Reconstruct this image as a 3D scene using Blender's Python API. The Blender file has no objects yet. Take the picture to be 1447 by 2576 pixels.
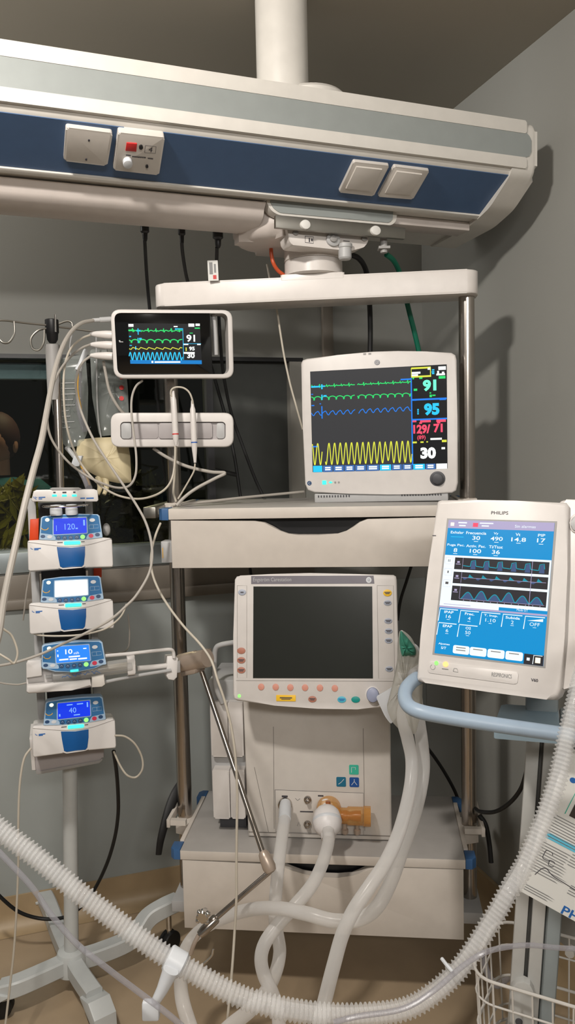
import bpy, bmesh, math, random
from mathutils import Vector as V3, Matrix
random.seed(7)
S = bpy.context.scene
COL = S.collection
H = 1.40                      # camera height
FOC, PITCH, ROLL = 2000.0, .0781, .0228
IW, IH = 1447.0, 2576.0
cp, sp, cr, sr = math.cos(PITCH), math.sin(PITCH), math.cos(ROLL), math.sin(ROLL)
FW = V3((0, cp, -sp)); _rt = V3((1, 0, 0)); _dn = V3((0, -sp, -cp))
RT = _rt * cr + _dn * sr; DN = _dn * cr - _rt * sr
CAM = V3((0, 0, H))

def ray(px, py):
    d = RT * ((px - IW / 2) / FOC) + DN * ((py - IH / 2) / FOC) + FW
    return d / d.y
def at(px, py, Y):
    return CAM + ray(px, py) * Y
def atz(px, py, z):
    d = ray(px, py); return CAM + d * ((z - H) / d.z)

class Fr:
    """a local frame standing in the room: U right, V up, N towards the viewer side"""
    def __init__(s, O, U, V, N=None):
        s.O, s.U, s.V = V3(O), V3(U).normalized(), V3(V).normalized()
        s.N = V3(N) if N is not None else s.U.cross(s.V)
    @staticmethod
    def px(px, py, Y, yaw=0, tilt=0, roll=0):
        U = V3((math.cos(yaw), math.sin(yaw), 0)); B = V3((-math.sin(yaw), math.cos(yaw), 0))
        V = V3((0, 0, 1)) * math.cos(tilt) + B * math.sin(tilt)
        if roll: U, V = U * math.cos(roll) + V * math.sin(roll), V * math.cos(roll) - U * math.sin(roll)
        return Fr(at(px, py, Y), U, V)
    def w(s, u, v, n=0): return s.O + s.U * u + s.V * v + s.N * n
    def q(s, px, py, n=0):
        d = ray(px, py); o = s.O + s.N * n
        P = CAM + d * ((o - CAM).dot(s.N) / d.dot(s.N)) - s.O
        return (P.dot(s.U), P.dot(s.V))
    def P(s, pts, n=0): return [s.q(a, b, n) for a, b in pts]
    def top(s, v=0): return Fr(s.w(0, v, 0), s.U, -s.N, s.V)       # seen from above: U right, V away, N up
    def side(s, u=0): return Fr(s.w(u, 0, 0), -s.N, s.V, s.U)      # profile plane extruded along U
    def moved(s, O): return Fr(O, s.U, s.V, s.N)

def rrect(u0, v0, u1, v1, r, k=6):
    r = min(r, abs(u1 - u0) / 2 - 1e-5, abs(v1 - v0) / 2 - 1e-5)
    out = []
    for cx, cy, a0 in ((u1 - r, v1 - r, 0), (u0 + r, v1 - r, 90), (u0 + r, v0 + r, 180), (u1 - r, v0 + r, 270)):
        for i in range(k + 1):
            a = math.radians(a0 + 90 * i / k); out.append((cx + r * math.cos(a), cy + r * math.sin(a)))
    return out
def ell(cu, cv, ru, rv=None, k=24):
    rv = ru if rv is None else rv
    return [(cu + ru * math.cos(2 * math.pi * i / k), cv + rv * math.sin(2 * math.pi * i / k)) for i in range(k)]
def rpoly(pts, r, k=5):
    n = len(pts); out = []
    for i in range(n):
        p, a, b = V3((*pts[i], 0)), V3((*pts[i - 1], 0)), V3((*pts[(i + 1) % n], 0))
        da, db = (a - p), (b - p); la, lb = da.length, db.length
        rr = min(r, la * .48, lb * .48)
        A, B = p + da / la * rr, p + db / lb * rr
        for j in range(k + 1):
            t = j / k; c = A * (1 - t) ** 2 + p * 2 * t * (1 - t) + B * t * t; out.append((c.x, c.y))
    return out
def area(p): return sum(p[i - 1][0] * p[i][1] - p[i][0] * p[i - 1][1] for i in range(len(p)))
def ccw(p): return p if area(p) > 0 else list(reversed(p))
def curve(pts, sub=8):
    """Catmull-Rom through points (lists of equal length tuples/vectors)"""
    P = [V3(p) for p in pts]; out = []
    if len(P) == 2: return [P[0].lerp(P[1], i / sub) for i in range(sub + 1)]
    Q = [P[0] * 2 - P[1]] + P + [P[-1] * 2 - P[-2]]
    for i in range(1, len(Q) - 2):
        a, b, c, d = Q[i - 1:i + 3]
        for j in range(sub):
            t = j / sub
            out.append(.5 * ((2 * b) + (c - a) * t + (2 * a - 5 * b + 4 * c - d) * t * t + (3 * b - a - 3 * c + d) * t ** 3))
    out.append(P[-1]); return out

_txt = {}
def text_geo(s, bold):
    if (s, bold) not in _txt:
        cu = bpy.data.curves.new('t', 'FONT'); cu.body = s; cu.size = 1; cu.offset = bold; cu.resolution_u = 3
        ob = bpy.data.objects.new('t', cu); me = bpy.data.meshes.new_from_object(ob)
        vs = [tuple(v.co) for v in me.vertices]; fs = [tuple(p.vertices) for p in me.polygons]
        bpy.data.objects.remove(ob); bpy.data.curves.remove(cu); bpy.data.meshes.remove(me)
        xs = [v[0] for v in vs]; ys = [v[1] for v in vs]
        _txt[(s, bold)] = ([((x - min(xs)) / (max(xs) - min(xs)), (y - min(ys)) / (max(ys) - min(ys))) for x, y, z in vs], fs)
    return _txt[(s, bold)]

class MB:
    def __init__(s): s.bm = bmesh.new()
    def face(s, vs):
        try: return s.bm.faces.new(vs)
        except ValueError: return None
    def prism(s, fr, pts, n0, n1, bev=0, seg=2, back=False, hole=None):
        pts = ccw(pts)
        A = [s.bm.verts.new(fr.w(u, v, n1)) for u, v in pts]; B = [s.bm.verts.new(fr.w(u, v, n0)) for u, v in pts]
        k = len(pts)
        for i in range(k): s.face((B[i], B[(i + 1) % k], A[(i + 1) % k], A[i]))
        if hole:
            hole = ccw(hole)
            C = [s.bm.verts.new(fr.w(u, v, n1)) for u, v in hole]; D = [s.bm.verts.new(fr.w(u, v, n0)) for u, v in hole]
            m = len(hole)
            for i in range(m): s.face((C[i], C[(i + 1) % m], D[(i + 1) % m], D[i]))
            for L, M, n in ((A, C, fr.N), (B, D, -fr.N)):
                es = [s.bm.edges.get((L[i], L[(i + 1) % k])) for i in range(k)] + [s.bm.edges.get((M[i], M[(i + 1) % m])) for i in range(m)]
                g = bmesh.ops.triangle_fill(s.bm, edges=es, use_beauty=True, normal=n)
                for f in g['geom']:
                    if isinstance(f, bmesh.types.BMFace):
                        f.normal_update()
                        if f.normal.dot(n) < 0: f.normal_flip()
        else:
            s.face(A); s.face(list(reversed(B)))
        if bev:
            es = [s.bm.edges.get((A[i], A[(i + 1) % k])) for i in range(k)]
            if back: es += [s.bm.edges.get((B[i], B[(i + 1) % k])) for i in range(k)]
            bmesh.ops.bevel(s.bm, geom=es, offset=bev, segments=seg, profile=.5, affect='EDGES', clamp_overlap=True)
        return s
    def box(s, fr, u0, u1, v0, v1, n0, n1, bev=0, seg=2):
        c = [s.bm.verts.new(fr.w(u, v, n)) for n in (n0, n1) for v in (v0, v1) for u in (u0, u1)]
        fs = [s.face([c[i] for i in f]) for f in ((0, 2, 3, 1), (4, 5, 7, 6), (0, 1, 5, 4), (2, 6, 7, 3), (1, 3, 7, 5), (0, 4, 6, 2))]
        if bev:
            es = list({e for f in fs for e in f.edges})
            bmesh.ops.bevel(s.bm, geom=es, offset=bev, segments=seg, profile=.5, affect='EDGES', clamp_overlap=True)
        return s
    def tube(s, pts, r, seg=10, cap=True, flat=1.0, up=None):
        P = [V3(p) for p in pts]; n = len(P); rings = []
        T = [(P[min(i + 1, n - 1)] - P[max(i - 1, 0)]).normalized() for i in range(n)]
        a = V3((0, 0, 1)) if up is None else V3(up)
        if abs(T[0].dot(a)) > .95: a = V3((1, 0, 0))
        X = (a - T[0] * a.dot(T[0])).normalized()
        for i in range(n):
            X = (X - T[i] * X.dot(T[i])).normalized(); Y = T[i].cross(X)
            rr = r(i / (n - 1)) if callable(r) else (r[i] if isinstance(r, (list, tuple)) else r)
            rings.append([s.bm.verts.new(P[i] + X * (rr * flat * math.cos(2 * math.pi * k / seg)) + Y * (rr * math.sin(2 * math.pi * k / seg))) for k in range(seg)])
        for i in range(n - 1):
            for k in range(seg):
                s.face((rings[i][k], rings[i][(k + 1) % seg], rings[i + 1][(k + 1) % seg], rings[i + 1][k]))
        if cap: s.face(list(reversed(rings[0]))); s.face(rings[-1])
        return s
    def lathe(s, O, ax, prof, seg=24):
        O, ax = V3(O), V3(ax).normalized()
        return s.tube2([O + ax * h for r, h in prof], [r for r, h in prof], ax, seg)
    def tube2(s, P, R, ax, seg):
        a = V3((0, 0, 1)) if abs(ax.z) < .9 else V3((1, 0, 0))
        X = (a - ax * a.dot(ax)).normalized(); Y = ax.cross(X); rings = []
        for p, r in zip(P, R):
            r = max(r, 1e-5)
            rings.append([s.bm.verts.new(p + X * (r * math.cos(2 * math.pi * k / seg)) + Y * (r * math.sin(2 * math.pi * k / seg))) for k in range(seg)])
        for i in range(len(P) - 1):
            for k in range(seg): s.face((rings[i][k], rings[i][(k + 1) % seg], rings[i + 1][(k + 1) % seg], rings[i + 1][k]))
        s.face(list(reversed(rings[0]))); s.face(rings[-1]); return s
    def ball(s, O, r, sc=(1, 1, 1), seg=20):
        g = bmesh.ops.create_uvsphere(s.bm, u_segments=seg, v_segments=max(8, seg // 2), radius=r)
        for v in g['verts']: v.co = V3(O) + V3((v.co.x * sc[0], v.co.y * sc[1], v.co.z * sc[2]))
        return s
    def stroke(s, fr, pts, w, n=0, closed=False):
        P = [V3((a, b, 0)) for a, b in pts]; k = len(P); L = []
        for i in range(k):
            d = (P[min(i + 1, k - 1)] - P[max(i - 1, 0)]); d = d.normalized() if d.length > 1e-9 else V3((1, 0, 0))
            m = V3((-d.y, d.x, 0)) * (w / 2)
            L.append((s.bm.verts.new(fr.w(P[i].x + m.x, P[i].y + m.y, n)), s.bm.verts.new(fr.w(P[i].x - m.x, P[i].y - m.y, n))))
        for i in range(k - 1): s.face((L[i][1], L[i + 1][1], L[i + 1][0], L[i][0]))
        return s
    def flat(s, fr, pts, n=0):
        s.face([s.bm.verts.new(fr.w(u, v, n)) for u, v in ccw(pts)]); return s
    def bar(s, fr, x0, y0, x1, y1, n=0):      # flat rectangle given by two picture corners on the frame's plane
        a, b = fr.q(x0, y0, n), fr.q(x1, y1, n)
        return s.flat(fr, [(a[0], a[1]), (b[0], a[1]), (b[0], b[1]), (a[0], b[1])], n)
    def text(s, fr, t, u0, v0, u1, v1, n=0, bold=0.0):
        vs, fs = text_geo(t, bold)
        L = [s.bm.verts.new(fr.w(u0 + (u1 - u0) * x, v0 + (v1 - v0) * y, n)) for x, y in vs]
        for f in fs: s.face([L[i] for i in f])
        return s
    def tpx(s, fr, t, x0, y0, x1, y1, n=0, bold=0.0):   # text in the box x0..x1 (left/right), y0 top, y1 bottom
        a, b = fr.q(x0, (y0 + y1) / 2, n), fr.q(x1, (y0 + y1) / 2, n); c, d = fr.q((x0 + x1) / 2, y0, n), fr.q((x0 + x1) / 2, y1, n)
        return s.text(fr, t, a[0], d[1], b[0], c[1], n, bold)
    def obj(s, name, mat, parent=None, label=None, smooth=35):
        bmesh.ops.recalc_face_normals(s.bm, faces=[f for f in s.bm.faces]) if not getattr(s, 'keep', False) else None
        if parent is not None:
            r = parent
            while r.parent: r = r.parent
            loc = V3(r.location)
        else:
            xs = [v.co for v in s.bm.verts]
            loc = V3(((min(v.x for v in xs) + max(v.x for v in xs)) / 2, (min(v.y for v in xs) + max(v.y for v in xs)) / 2, min(v.z for v in xs)))
        for v in s.bm.verts: v.co -= loc
        me = bpy.data.meshes.new(name); s.bm.to_mesh(me); s.bm.free()
        me.materials.append(mat)
        if smooth:
            me.polygons.foreach_set('use_smooth', [True] * len(me.polygons)); me.set_sharp_from_angle(angle=math.radians(smooth))
        o = bpy.data.objects.new(name, me); COL.objects.link(o)
        if parent is not None: o.parent = parent
        else: o.location = loc
        if label: o['label'] = label
        return o

def thing(name, loc, label, cat, group=None):
    o = bpy.data.objects.new(name, None); COL.objects.link(o); o.location = loc; o.empty_display_size = .05
    o['label'] = label; o['category'] = cat
    if group: o['group'] = group
    return o
def tag(o, label, cat, group=None):
    o['label'] = label; o['category'] = cat
    if group: o['group'] = group
    return o
def struct(o): o['kind'] = 'structure'; return o

def lin(c): c /= 255.0; return c / 12.92 if c <= .04045 else ((c + .055) / 1.055) ** 2.4
def rgb(r, g, b): return (lin(r), lin(g), lin(b), 1)
M = {}
def mat(name, c, rough=.45, metal=0, noise=.03, scale=30, alpha=1, trans=0, spec=.5, bump=0, sss=0, coat=0):
    m = bpy.data.materials.new(name); m.use_nodes = True; nt = m.node_tree; b = nt.nodes['Principled BSDF']
    b.inputs['Roughness'].default_value = rough; b.inputs['Metallic'].default_value = metal
    b.inputs['Alpha'].default_value = alpha; b.inputs['Transmission Weight'].default_value = trans
    b.inputs['Specular IOR Level'].default_value = spec; b.inputs['Coat Weight'].default_value = coat
    tc = nt.nodes.new('ShaderNodeTexCoord'); nz = nt.nodes.new('ShaderNodeTexNoise'); nz.inputs['Scale'].default_value = scale
    nz.inputs['Detail'].default_value = 3
    nt.links.new(tc.outputs['Object'], nz.inputs['Vector'])
    rp = nt.nodes.new('ShaderNodeValToRGB'); c = rgb(*c)
    rp.color_ramp.elements[0].color = tuple(x * (1 - noise) for x in c[:3]) + (1,)
    rp.color_ramp.elements[1].color = tuple(min(1, x * (1 + noise)) for x in c[:3]) + (1,)
    rp.color_ramp.elements[0].position = .3; rp.color_ramp.elements[1].position = .7
    nt.links.new(nz.outputs['Fac'], rp.inputs['Fac']); nt.links.new(rp.outputs['Color'], b.inputs['Base Color'])
    if bump:
        bp = nt.nodes.new('ShaderNodeBump'); bp.inputs['Strength'].default_value = bump; bp.inputs['Distance'].default_value = .002
        nt.links.new(nz.outputs['Fac'], bp.inputs['Height']); nt.links.new(bp.outputs['Normal'], b.inputs['Normal'])
    M[name] = m; return m
def emit(name, c, st=1.0):
    m = bpy.data.materials.new(name); m.use_nodes = True; nt = m.node_tree
    b = nt.nodes['Principled BSDF']; b.inputs['Base Color'].default_value = (.01, .01, .01, 1); b.inputs['Roughness'].default_value = .3; b.inputs['Specular IOR Level'].default_value = .12
    b.inputs['Emission Color'].default_value = rgb(*c); b.inputs['Emission Strength'].default_value = st
    M[name] = m; return m
def clear(name, c, opacity, rough=.15, trl=.5):
    """thin cloudy plastic: see-through mixed with a whitish translucent body and a gloss"""
    m = bpy.data.materials.new(name); m.use_nodes = True; nt = m.node_tree; nt.nodes.clear()
    out = nt.nodes.new('ShaderNodeOutputMaterial'); tr = nt.nodes.new('ShaderNodeBsdfTransparent'); tr.inputs['Color'].default_value = rgb(*[min(255, x + (255 - x) * .85) for x in c])
    pb = nt.nodes.new('ShaderNodeBsdfPrincipled'); pb.inputs['Base Color'].default_value = rgb(*c); pb.inputs['Roughness'].default_value = rough
    tl = nt.nodes.new('ShaderNodeBsdfTranslucent'); tl.inputs['Color'].default_value = rgb(*c)
    m1 = nt.nodes.new('ShaderNodeMixShader'); m1.inputs[0].default_value = trl * .6
    nt.links.new(pb.outputs[0], m1.inputs[1]); nt.links.new(tl.outputs[0], m1.inputs[2])
    lw = nt.nodes.new('ShaderNodeLayerWeight'); lw.inputs['Blend'].default_value = .35
    mp = nt.nodes.new('ShaderNodeMapRange'); mp.inputs['To Min'].default_value = opacity * .7; mp.inputs['To Max'].default_value = min(1, opacity * 1.6)
    nt.links.new(lw.outputs['Facing'], mp.inputs['Value'])
    m2 = nt.nodes.new('ShaderNodeMixShader'); nt.links.new(mp.outputs[0], m2.inputs[0])
    nt.links.new(tr.outputs[0], m2.inputs[1]); nt.links.new(m1.outputs[0], m2.inputs[2]); nt.links.new(m2.outputs[0], out.inputs[0])
    M[name] = m; return m

mat('white_plastic', (209, 204, 200), .38); mat('cream_plastic', (203, 197, 190), .45); mat('light_grey', (174, 174, 174), .45)
mat('beam_white', (205, 201, 194), .4); mat('beam_grey', (139, 144, 142), .5); mat('beam_blue', (66, 92, 128), .5)
mat('duct_white', (200, 191, 185), .42); mat('mid_grey', (150, 148, 146), .5); mat('dark_grey', (70, 70, 74), .5); mat('bay_grey', (163, 157, 157), .5)
mat('black_plastic', (16, 16, 18), .4); mat('black_rubber', (12, 12, 13), .55); mat('steel', (176, 168, 160), .22, 1); mat('brushed_steel', (150, 147, 140), .4, 1)
mat('chrome', (215, 212, 208), .1, 1); mat('bronze_steel', (178, 162, 148), .34, .4); mat('rack_cream', (202, 194, 185), .45); mat('shelf_grey', (165, 161, 157), .5)
mat('bumper_blue', (52, 92, 138), .45); mat('hub_white', (211, 205, 200), .35); mat('knob_white', (222, 220, 215), .4)
mat('wall_paint', (150, 150, 145), .6, noise=.015, scale=4); mat('ceiling_paint', (172, 166, 154), .75, noise=.015, scale=3); mat('lower_wall', (158, 163, 161), .5, noise=.03, scale=6)
mat('rail_brown', (128, 120, 110), .5, noise=.06, scale=12); mat('sill_metal', (150, 158, 160), .42, .3); mat('cove_tan', (168, 146, 114), .45, noise=.06, scale=14)
mat('floor_vinyl', (168, 148, 122), .34, noise=.06, scale=9); mat('frame_grey', (134, 131, 124), .5); mat('dark_panel', (66, 68, 65), .6, noise=.05)
mat('cable_grey', (164, 158, 150), .5); mat('cable_cream', (184, 176, 162), .5); mat('cable_lilac', (160, 158, 172), .35); mat('tube_green', (0, 98, 74), .4); mat('tube_orange', (196, 82, 42), .4)
mat('pump_white', (211, 207, 204), .38); mat('pump_blue', (22, 92, 152), .35); mat('pump_face', (34, 104, 158), .6); mat('pump_deep', (0, 82, 148), .35)
mat('pump_rim', (158, 184, 208), .5); mat('button_white', (204, 207, 211), .4); mat('button_navy', (24, 62, 104), .4); mat('button_red', (206, 40, 72), .4); mat('orange_plastic', (222, 70, 22), .4)
mat('button_peach', (204, 140, 122), .5); mat('button_brown', (170, 112, 92), .5); mat('button_yellow', (236, 188, 42), .45); mat('button_cyan', (72, 172, 196), .45); mat('button_teal', (0, 140, 132), .45)
mat('button_grey', (160, 166, 180), .45); mat('ink_dark', (62, 60, 66), .5); mat('ink_blue', (30, 96, 168), .5); mat('knob_lilac', (150, 156, 180), .4); mat('header_grey', (108, 104, 112), .4)
mat('dead_screen', (34, 36, 32), .22, noise=.02); mat('seam', (128, 122, 116), .6); mat('icon_mint', (58, 178, 152), .4); mat('icon_petrol', (24, 104, 134), .4); mat('icon_blue', (22, 76, 146), .4)
mat('amber_dark', (150, 82, 36), .3); mat('filter_white', (220, 216, 215), .4)
mat('handle_blue', (156, 174, 192), .42); mat('plate_blue', (150, 172, 186), .45); mat('side_grey', (142, 150, 152), .5); mat('column_grey', (181, 181, 178), .45); mat('slot_dark', (84, 84, 82), .6)
mat('paper', (215, 215, 211), .6, noise=.01); mat('ink_cyan', (96, 186, 214), .6); mat('ink_grey', (130, 130, 130), .6); mat('photo_dark', (54, 46, 40), .6)
mat('wire_white', (206, 202, 196), .4); mat('stand_white', (189, 192, 191), .42); mat('cream_bag', (206, 192, 156), .6, noise=.08, scale=14, bump=.5)
mat('logo_grey', (120, 124, 134), .4); mat('green_cloth', (56, 128, 108), .6); mat('red_mark', (196, 40, 40), .5); mat('blue_mark', (40, 90, 170), .5); mat('yellow_mark', (208, 160, 64), .5)
mat('glossy_black', (8, 9, 11), .08, coat=.5); mat('hair_brown', (62, 30, 24), .7); mat('skin', (196, 142, 118), .55); mat('scrubs_teal', (28, 96, 104), .75); mat('leaf_yellow', (150, 132, 26), .6, noise=.3, scale=9); mat('leaf_dark', (58, 54, 20), .6, noise=.3, scale=9)
mat('night_wall', (28, 34, 34), .8); mat('strip_pale', (150, 166, 176), .6)
clear('hose_clear', (248, 248, 248), .34, .08, .6); clear('hose_frost', (244, 243, 242), .72, .25, .8); clear('tube_clear', (190, 189, 196), .42, .1); clear('bag_clear', (206, 212, 208), .34, .08)
clear('amber', (236, 182, 104), .44, .08, .6); clear('pouch_clear', (212, 210, 202), .62, .2); clear('syringe_clear', (214, 214, 212), .5, .1)
g = bpy.data.materials.new('window_glass'); g.use_nodes = True; nt = g.node_tree; nt.nodes.clear()
o_ = nt.nodes.new('ShaderNodeOutputMaterial'); t_ = nt.nodes.new('ShaderNodeBsdfTransparent'); gl = nt.nodes.new('ShaderNodeBsdfGlossy'); gl.inputs['Roughness'].default_value = .03
t_.inputs['Color'].default_value = (.75, .8, .78, 1)
fz = nt.nodes.new('ShaderNodeFresnel'); fz.inputs['IOR'].default_value = 1.5; mx = nt.nodes.new('ShaderNodeMixShader')
nt.links.new(fz.outputs[0], mx.inputs[0]); nt.links.new(t_.outputs[0], mx.inputs[1]); nt.links.new(gl.outputs[0], mx.inputs[2]); nt.links.new(mx.outputs[0], o_.inputs[0]); M['window_glass'] = g
for n_, c_, s_ in (('scr_bg', (58, 58, 60), 1), ('scr_black', (14, 16, 20), 1), ('e_green', (40, 220, 110), 1.1), ('e_mint', (110, 255, 200), 1.3), ('e_blue', (30, 130, 245), 1), ('e_cyan', (40, 200, 250), 1.1), ('e_white', (250, 255, 250), 1.15),
        ('e_yellow', (222, 226, 70), 1.1), ('e_pink', (250, 80, 110), 1.1), ('e_slate', (70, 120, 190), .9), ('v_blue', (0, 148, 214), 1), ('v_lilac', (182, 172, 208), 1), ('v_white', (238, 250, 255), 1.1),
        ('v_dark', (46, 44, 48), 1), ('v_teal', (20, 150, 170), 1), ('v_fill', (66, 88, 130), 1), ('v_deep', (0, 128, 206), 1), ('p_blue', (14, 58, 235), 1.0), ('p_sky', (40, 130, 250), 1.2), ('p_pale', (120, 170, 255), 1.2), ('p_white', (240, 250, 255), 1.6),
        ('l_mint', (60, 240, 190), 2.0), ('l_warm', (255, 236, 200), 1.6), ('l_orange', (255, 190, 120), 1.8), ('l_green', (150, 235, 120), 1.4)):
    emit(n_, c_, s_)

def dot(fr, px, py, rx, ry, n0, n1, m, parent, name, bev=0, label=None):
    c = fr.q(px, py, n1); a = fr.q(px + rx, py, n1); b = fr.q(px, py - ry, n1)
    ru, rv = math.dist(c, a), math.dist(c, b)
    return MB().prism(fr, ell(c[0], c[1], ru, rv), n0, n1, bev).obj(name, M[m], parent, label)
def ppoly(fr, pts, n0, n1, m, parent, name, bev=0, r=0, seg=2, label=None):
    """part whose outline on the frame's front plane is given by picture points"""
    q = fr.P(pts, n1)
    if r: q = rpoly(q, r)
    return MB().prism(fr, q, n0, n1, bev, seg).obj(name, M[m], parent, label)
def prect(fr, x0, y0, x1, y1, n0, n1, m, parent, name, bev=0, r=0.0005, label=None):
    a, b = fr.q(x0, (y0 + y1) / 2, n1), fr.q(x1, (y0 + y1) / 2, n1); c, d = fr.q((x0 + x1) / 2, y0, n1), fr.q((x0 + x1) / 2, y1, n1)
    return MB().prism(fr, rrect(a[0], d[1], b[0], c[1], r), n0, n1, bev).obj(name, M[m], parent, label)
def path(pts, sub=8): return curve([at(*p) for p in pts], sub)
# ------------------------------------------------------------------ room shell
CEIL = 2.415
W0 = atz(217, 2216, .10); W0.z = 0
WYAW = .31
WB = Fr(W0, (math.cos(WYAW), math.sin(WYAW), 0), (0, 0, 1))
UC = 1.16                                              # the corner with the right wall
WR = Fr(WB.w(UC, 0, 0), -WB.N * -1, (0, 0, 1))         # right wall: U runs out of the corner towards the viewer
WR = Fr(WB.w(UC, 0, 0), WB.N, (0, 0, 1))
struct(MB().box(Fr((0, 0, 0), (1, 0, 0), (0, 0, 1)), -3.2, 3.2, -.1, 0, -4.6, 3.0).obj('floor', M['floor_vinyl']))
struct(MB().box(Fr((0, 0, CEIL), (1, 0, 0), (0, 0, 1)), -3.2, 3.2, 0, .1, -4.6, 3.0).obj('ceiling', M['ceiling_paint']))
wt, wb, wl, wr = 1.69, 1.062, -2.0, .735               # window opening on the back wall
w = MB()
w.box(WB, -2.4, UC + .1, wt, CEIL, -.12, 0); w.box(WB, -2.4, UC + .1, 0, wb, -.12, 0)
w.box(WB, -2.4, wl, wb, wt, -.12, 0); w.box(WB, wr, UC + .1, wb, wt, -.12, 0)
struct(w.obj('wall_back', M['wall_paint']))
struct(MB().box(WR, 0, 3.4, 0, CEIL, -.12, 0).obj('wall_right', M['wall_paint']))
# window: frame, sill band, glass, a closed dark panel
wf = struct(MB().box(WB, wl, wr, wt - .012, wt, -.10, .004).obj('window_1', M['black_plastic']))
MB().box(WB, .69, wr, wb + .06, wt - .012, -.06, .004).obj('mullion', M['frame_grey'], wf)
MB().box(WB, .425, .445, wb + .06, wt - .012, -.08, -.02).obj('mullion', M['dark_grey'], wf)
MB().box(WB, wl, wr, wb, wb + .06, -.08, .012, .003).obj('window_sill', M['sill_metal'], wf)
MB().box(WB, wl, .43, wb + .06, wt - .012, -.056, -.05).obj('pane', M['window_glass'], wf)
MB().box(WB, .445, .69, wb + .06, wt - .012, -.06, -.03).obj('dark_panel', M['dark_panel'], wf)
MB().box(WB, wl, .05, 1.625, 1.672, -.10, -.065, .004).obj('pale_strip', M['strip_pale'], wf)  # plain pale strip just behind the top of the pane
struct(MB().box(WB, -2.4, UC - .4, .985, 1.056, 0, .012, .003).box(WB, -2.4, UC - .4, .957, .987, 0, .03, .006).obj('trim_1', M['rail_brown']))
struct(MB().box(WB, -2.4, UC - .001, .10, .955, 0, .006).obj('trim_2', M['lower_wall'], smooth=0))
struct(MB().box(WB, .80, .835, 1.062, CEIL - .001, 0, .02, .003).obj('trim_3', M['rail_brown']))
def cove(fr, a, b, name):
    s = fr.side(a); pr = [(-.0005, .1), (-.012, .1)]
    pr += [(-.012 - .045 * (1 - math.cos(t)), .05 - .05 * math.sin(t)) for t in [math.pi / 2 * i / 6 for i in range(7)]]
    pr += [(-.0005, 0.0005)]
    m = MB(); m.prism(s, [(x, max(y, .0008)) for x, y in pr], 0, b - a); return struct(m.obj(name, M['cove_tan']))
cove(WB, -2.4, UC - .06, 'baseboard_back'); cove(WR, .06, 3.4, 'baseboard_right')
# what is dimly seen behind the glass
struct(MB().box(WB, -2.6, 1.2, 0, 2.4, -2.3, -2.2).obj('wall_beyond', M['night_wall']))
def shrub(c, rx, rz, ry, n, m, label):
    b = MB(); rnd = random.Random(int(c[0] * 1000) + n)
    for i in range(n):
        a, e, r = rnd.uniform(0, 6.28), rnd.uniform(-1.2, 1.5), rnd.uniform(.5, 1)
        p = V3(c) + V3((rx * r * math.cos(a) * math.cos(e), ry * r * math.sin(a) * math.cos(e), rz * r * math.sin(e)))
        d = V3((rnd.gauss(0, 1), rnd.gauss(0, 1), rnd.gauss(0, 1))).normalized(); t = d.cross(V3((.3, .5, .8))).normalized(); L = rnd.uniform(.03, .06)
        q = [p - d * L, p + t * L * .35, p + d * L, p - t * L * .35 + d.cross(t) * L * .1]
        b.face([b.bm.verts.new(x) for x in q])
    st = [(c[0], c[1], 0), (c[0] + .02, c[1], c[2] * .5), (c[0], c[1], c[2])]
    sh = thing('shrub', (c[0], c[1], 0), label, 'plant')
    b.obj('foliage', M[m], sh, smooth=0); MB().tube(curve(st), .015, 6).obj('stem', M['rail_brown'], sh)
def beyond(px, py, d):
    P = WB.q(px, py, -d); return WB.w(P[0], P[1], -d)
shrub(beyond(25, 1345, .45), .18, .17, .15, 700, 'leaf_yellow', 'yellow green shrub behind the window glass at the far left')
shrub(beyond(340, 1300, .6), .22, .17, .2, 800, 'leaf_dark', 'dark brownish shrub behind the window glass beside the pump stack')
pc = beyond(-8, 1120, 1.25); pc.z = 0
pers = thing('person', pc, 'person in teal clothes with short brown hair, dimly seen through the window glass', 'person')
sk = MB(); zt = beyond(-8, 1120, 1.25).z
for a, b_, r0, r1 in (((0, 0, zt - .13), (0, 0, zt - .02), .052, .05),):
    sk.tube(curve([pc + V3(a), pc + V3((0, 0, zt - .08)), pc + V3(b_)]), .05, 14)
sk.ball(pc + V3((0, -.005, zt + .015)), .085, (.86, 1.02, 1.22), 24)
sk.ball(pc + V3((.078, .0, zt)), .024, (.5, 1, 1.5), 10); sk.ball(pc + V3((-.078, .0, zt)), .024, (.5, 1, 1.5), 10); sk.ball(pc + V3((0, -.092, zt - .005)), .016, (.8, 1, 1.4), 10)
for s_ in (-1, 1):
    sk.tube(curve([pc + V3((s_ * .19, 0, zt - .24)), pc + V3((s_ * .25, -.02, zt - .45)), pc + V3((s_ * .22, -.14, zt - .62))]), lambda t: .046 - .018 * t, 12)
    for k in range(5): sk.tube(curve([pc + V3((s_ * (.235 - .015 * k), -.15, zt - .63)), pc + V3((s_ * (.235 - .017 * k), -.19, zt - .66)), pc + V3((s_ * (.23 - .016 * k), -.2, zt - .70 + .01 * abs(k - 2)))]), .009, 8)
bd = sk.obj('body', M['skin'], pers)
MB().ball(pc + V3((0, .016, zt + .035)), .100, (.93, .98, 1.12), 24).obj('hair', M['hair_brown'], pers)
tb = MB().tube(curve([pc + V3((0, 0, zt - .14)), pc + V3((0, 0, zt - .2)), pc + V3((0, 0, zt - .45)), pc + V3((0, 0, zt - .75))]), lambda t: .075 + .125 * min(1, t * 3.2) - .03 * max(0, t - .4), 20, flat=.62, up=(0, 1, 0))
for s_ in (-1, 1): tb.tube(curve([pc + V3((s_ * .13, 0, zt - .19)), pc + V3((s_ * .21, 0, zt - .27)), pc + V3((s_ * .245, -.01, zt - .4))]), .066, 14)
tb.obj('tunic', M['scrubs_teal'], pers)
tr = MB()
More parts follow.
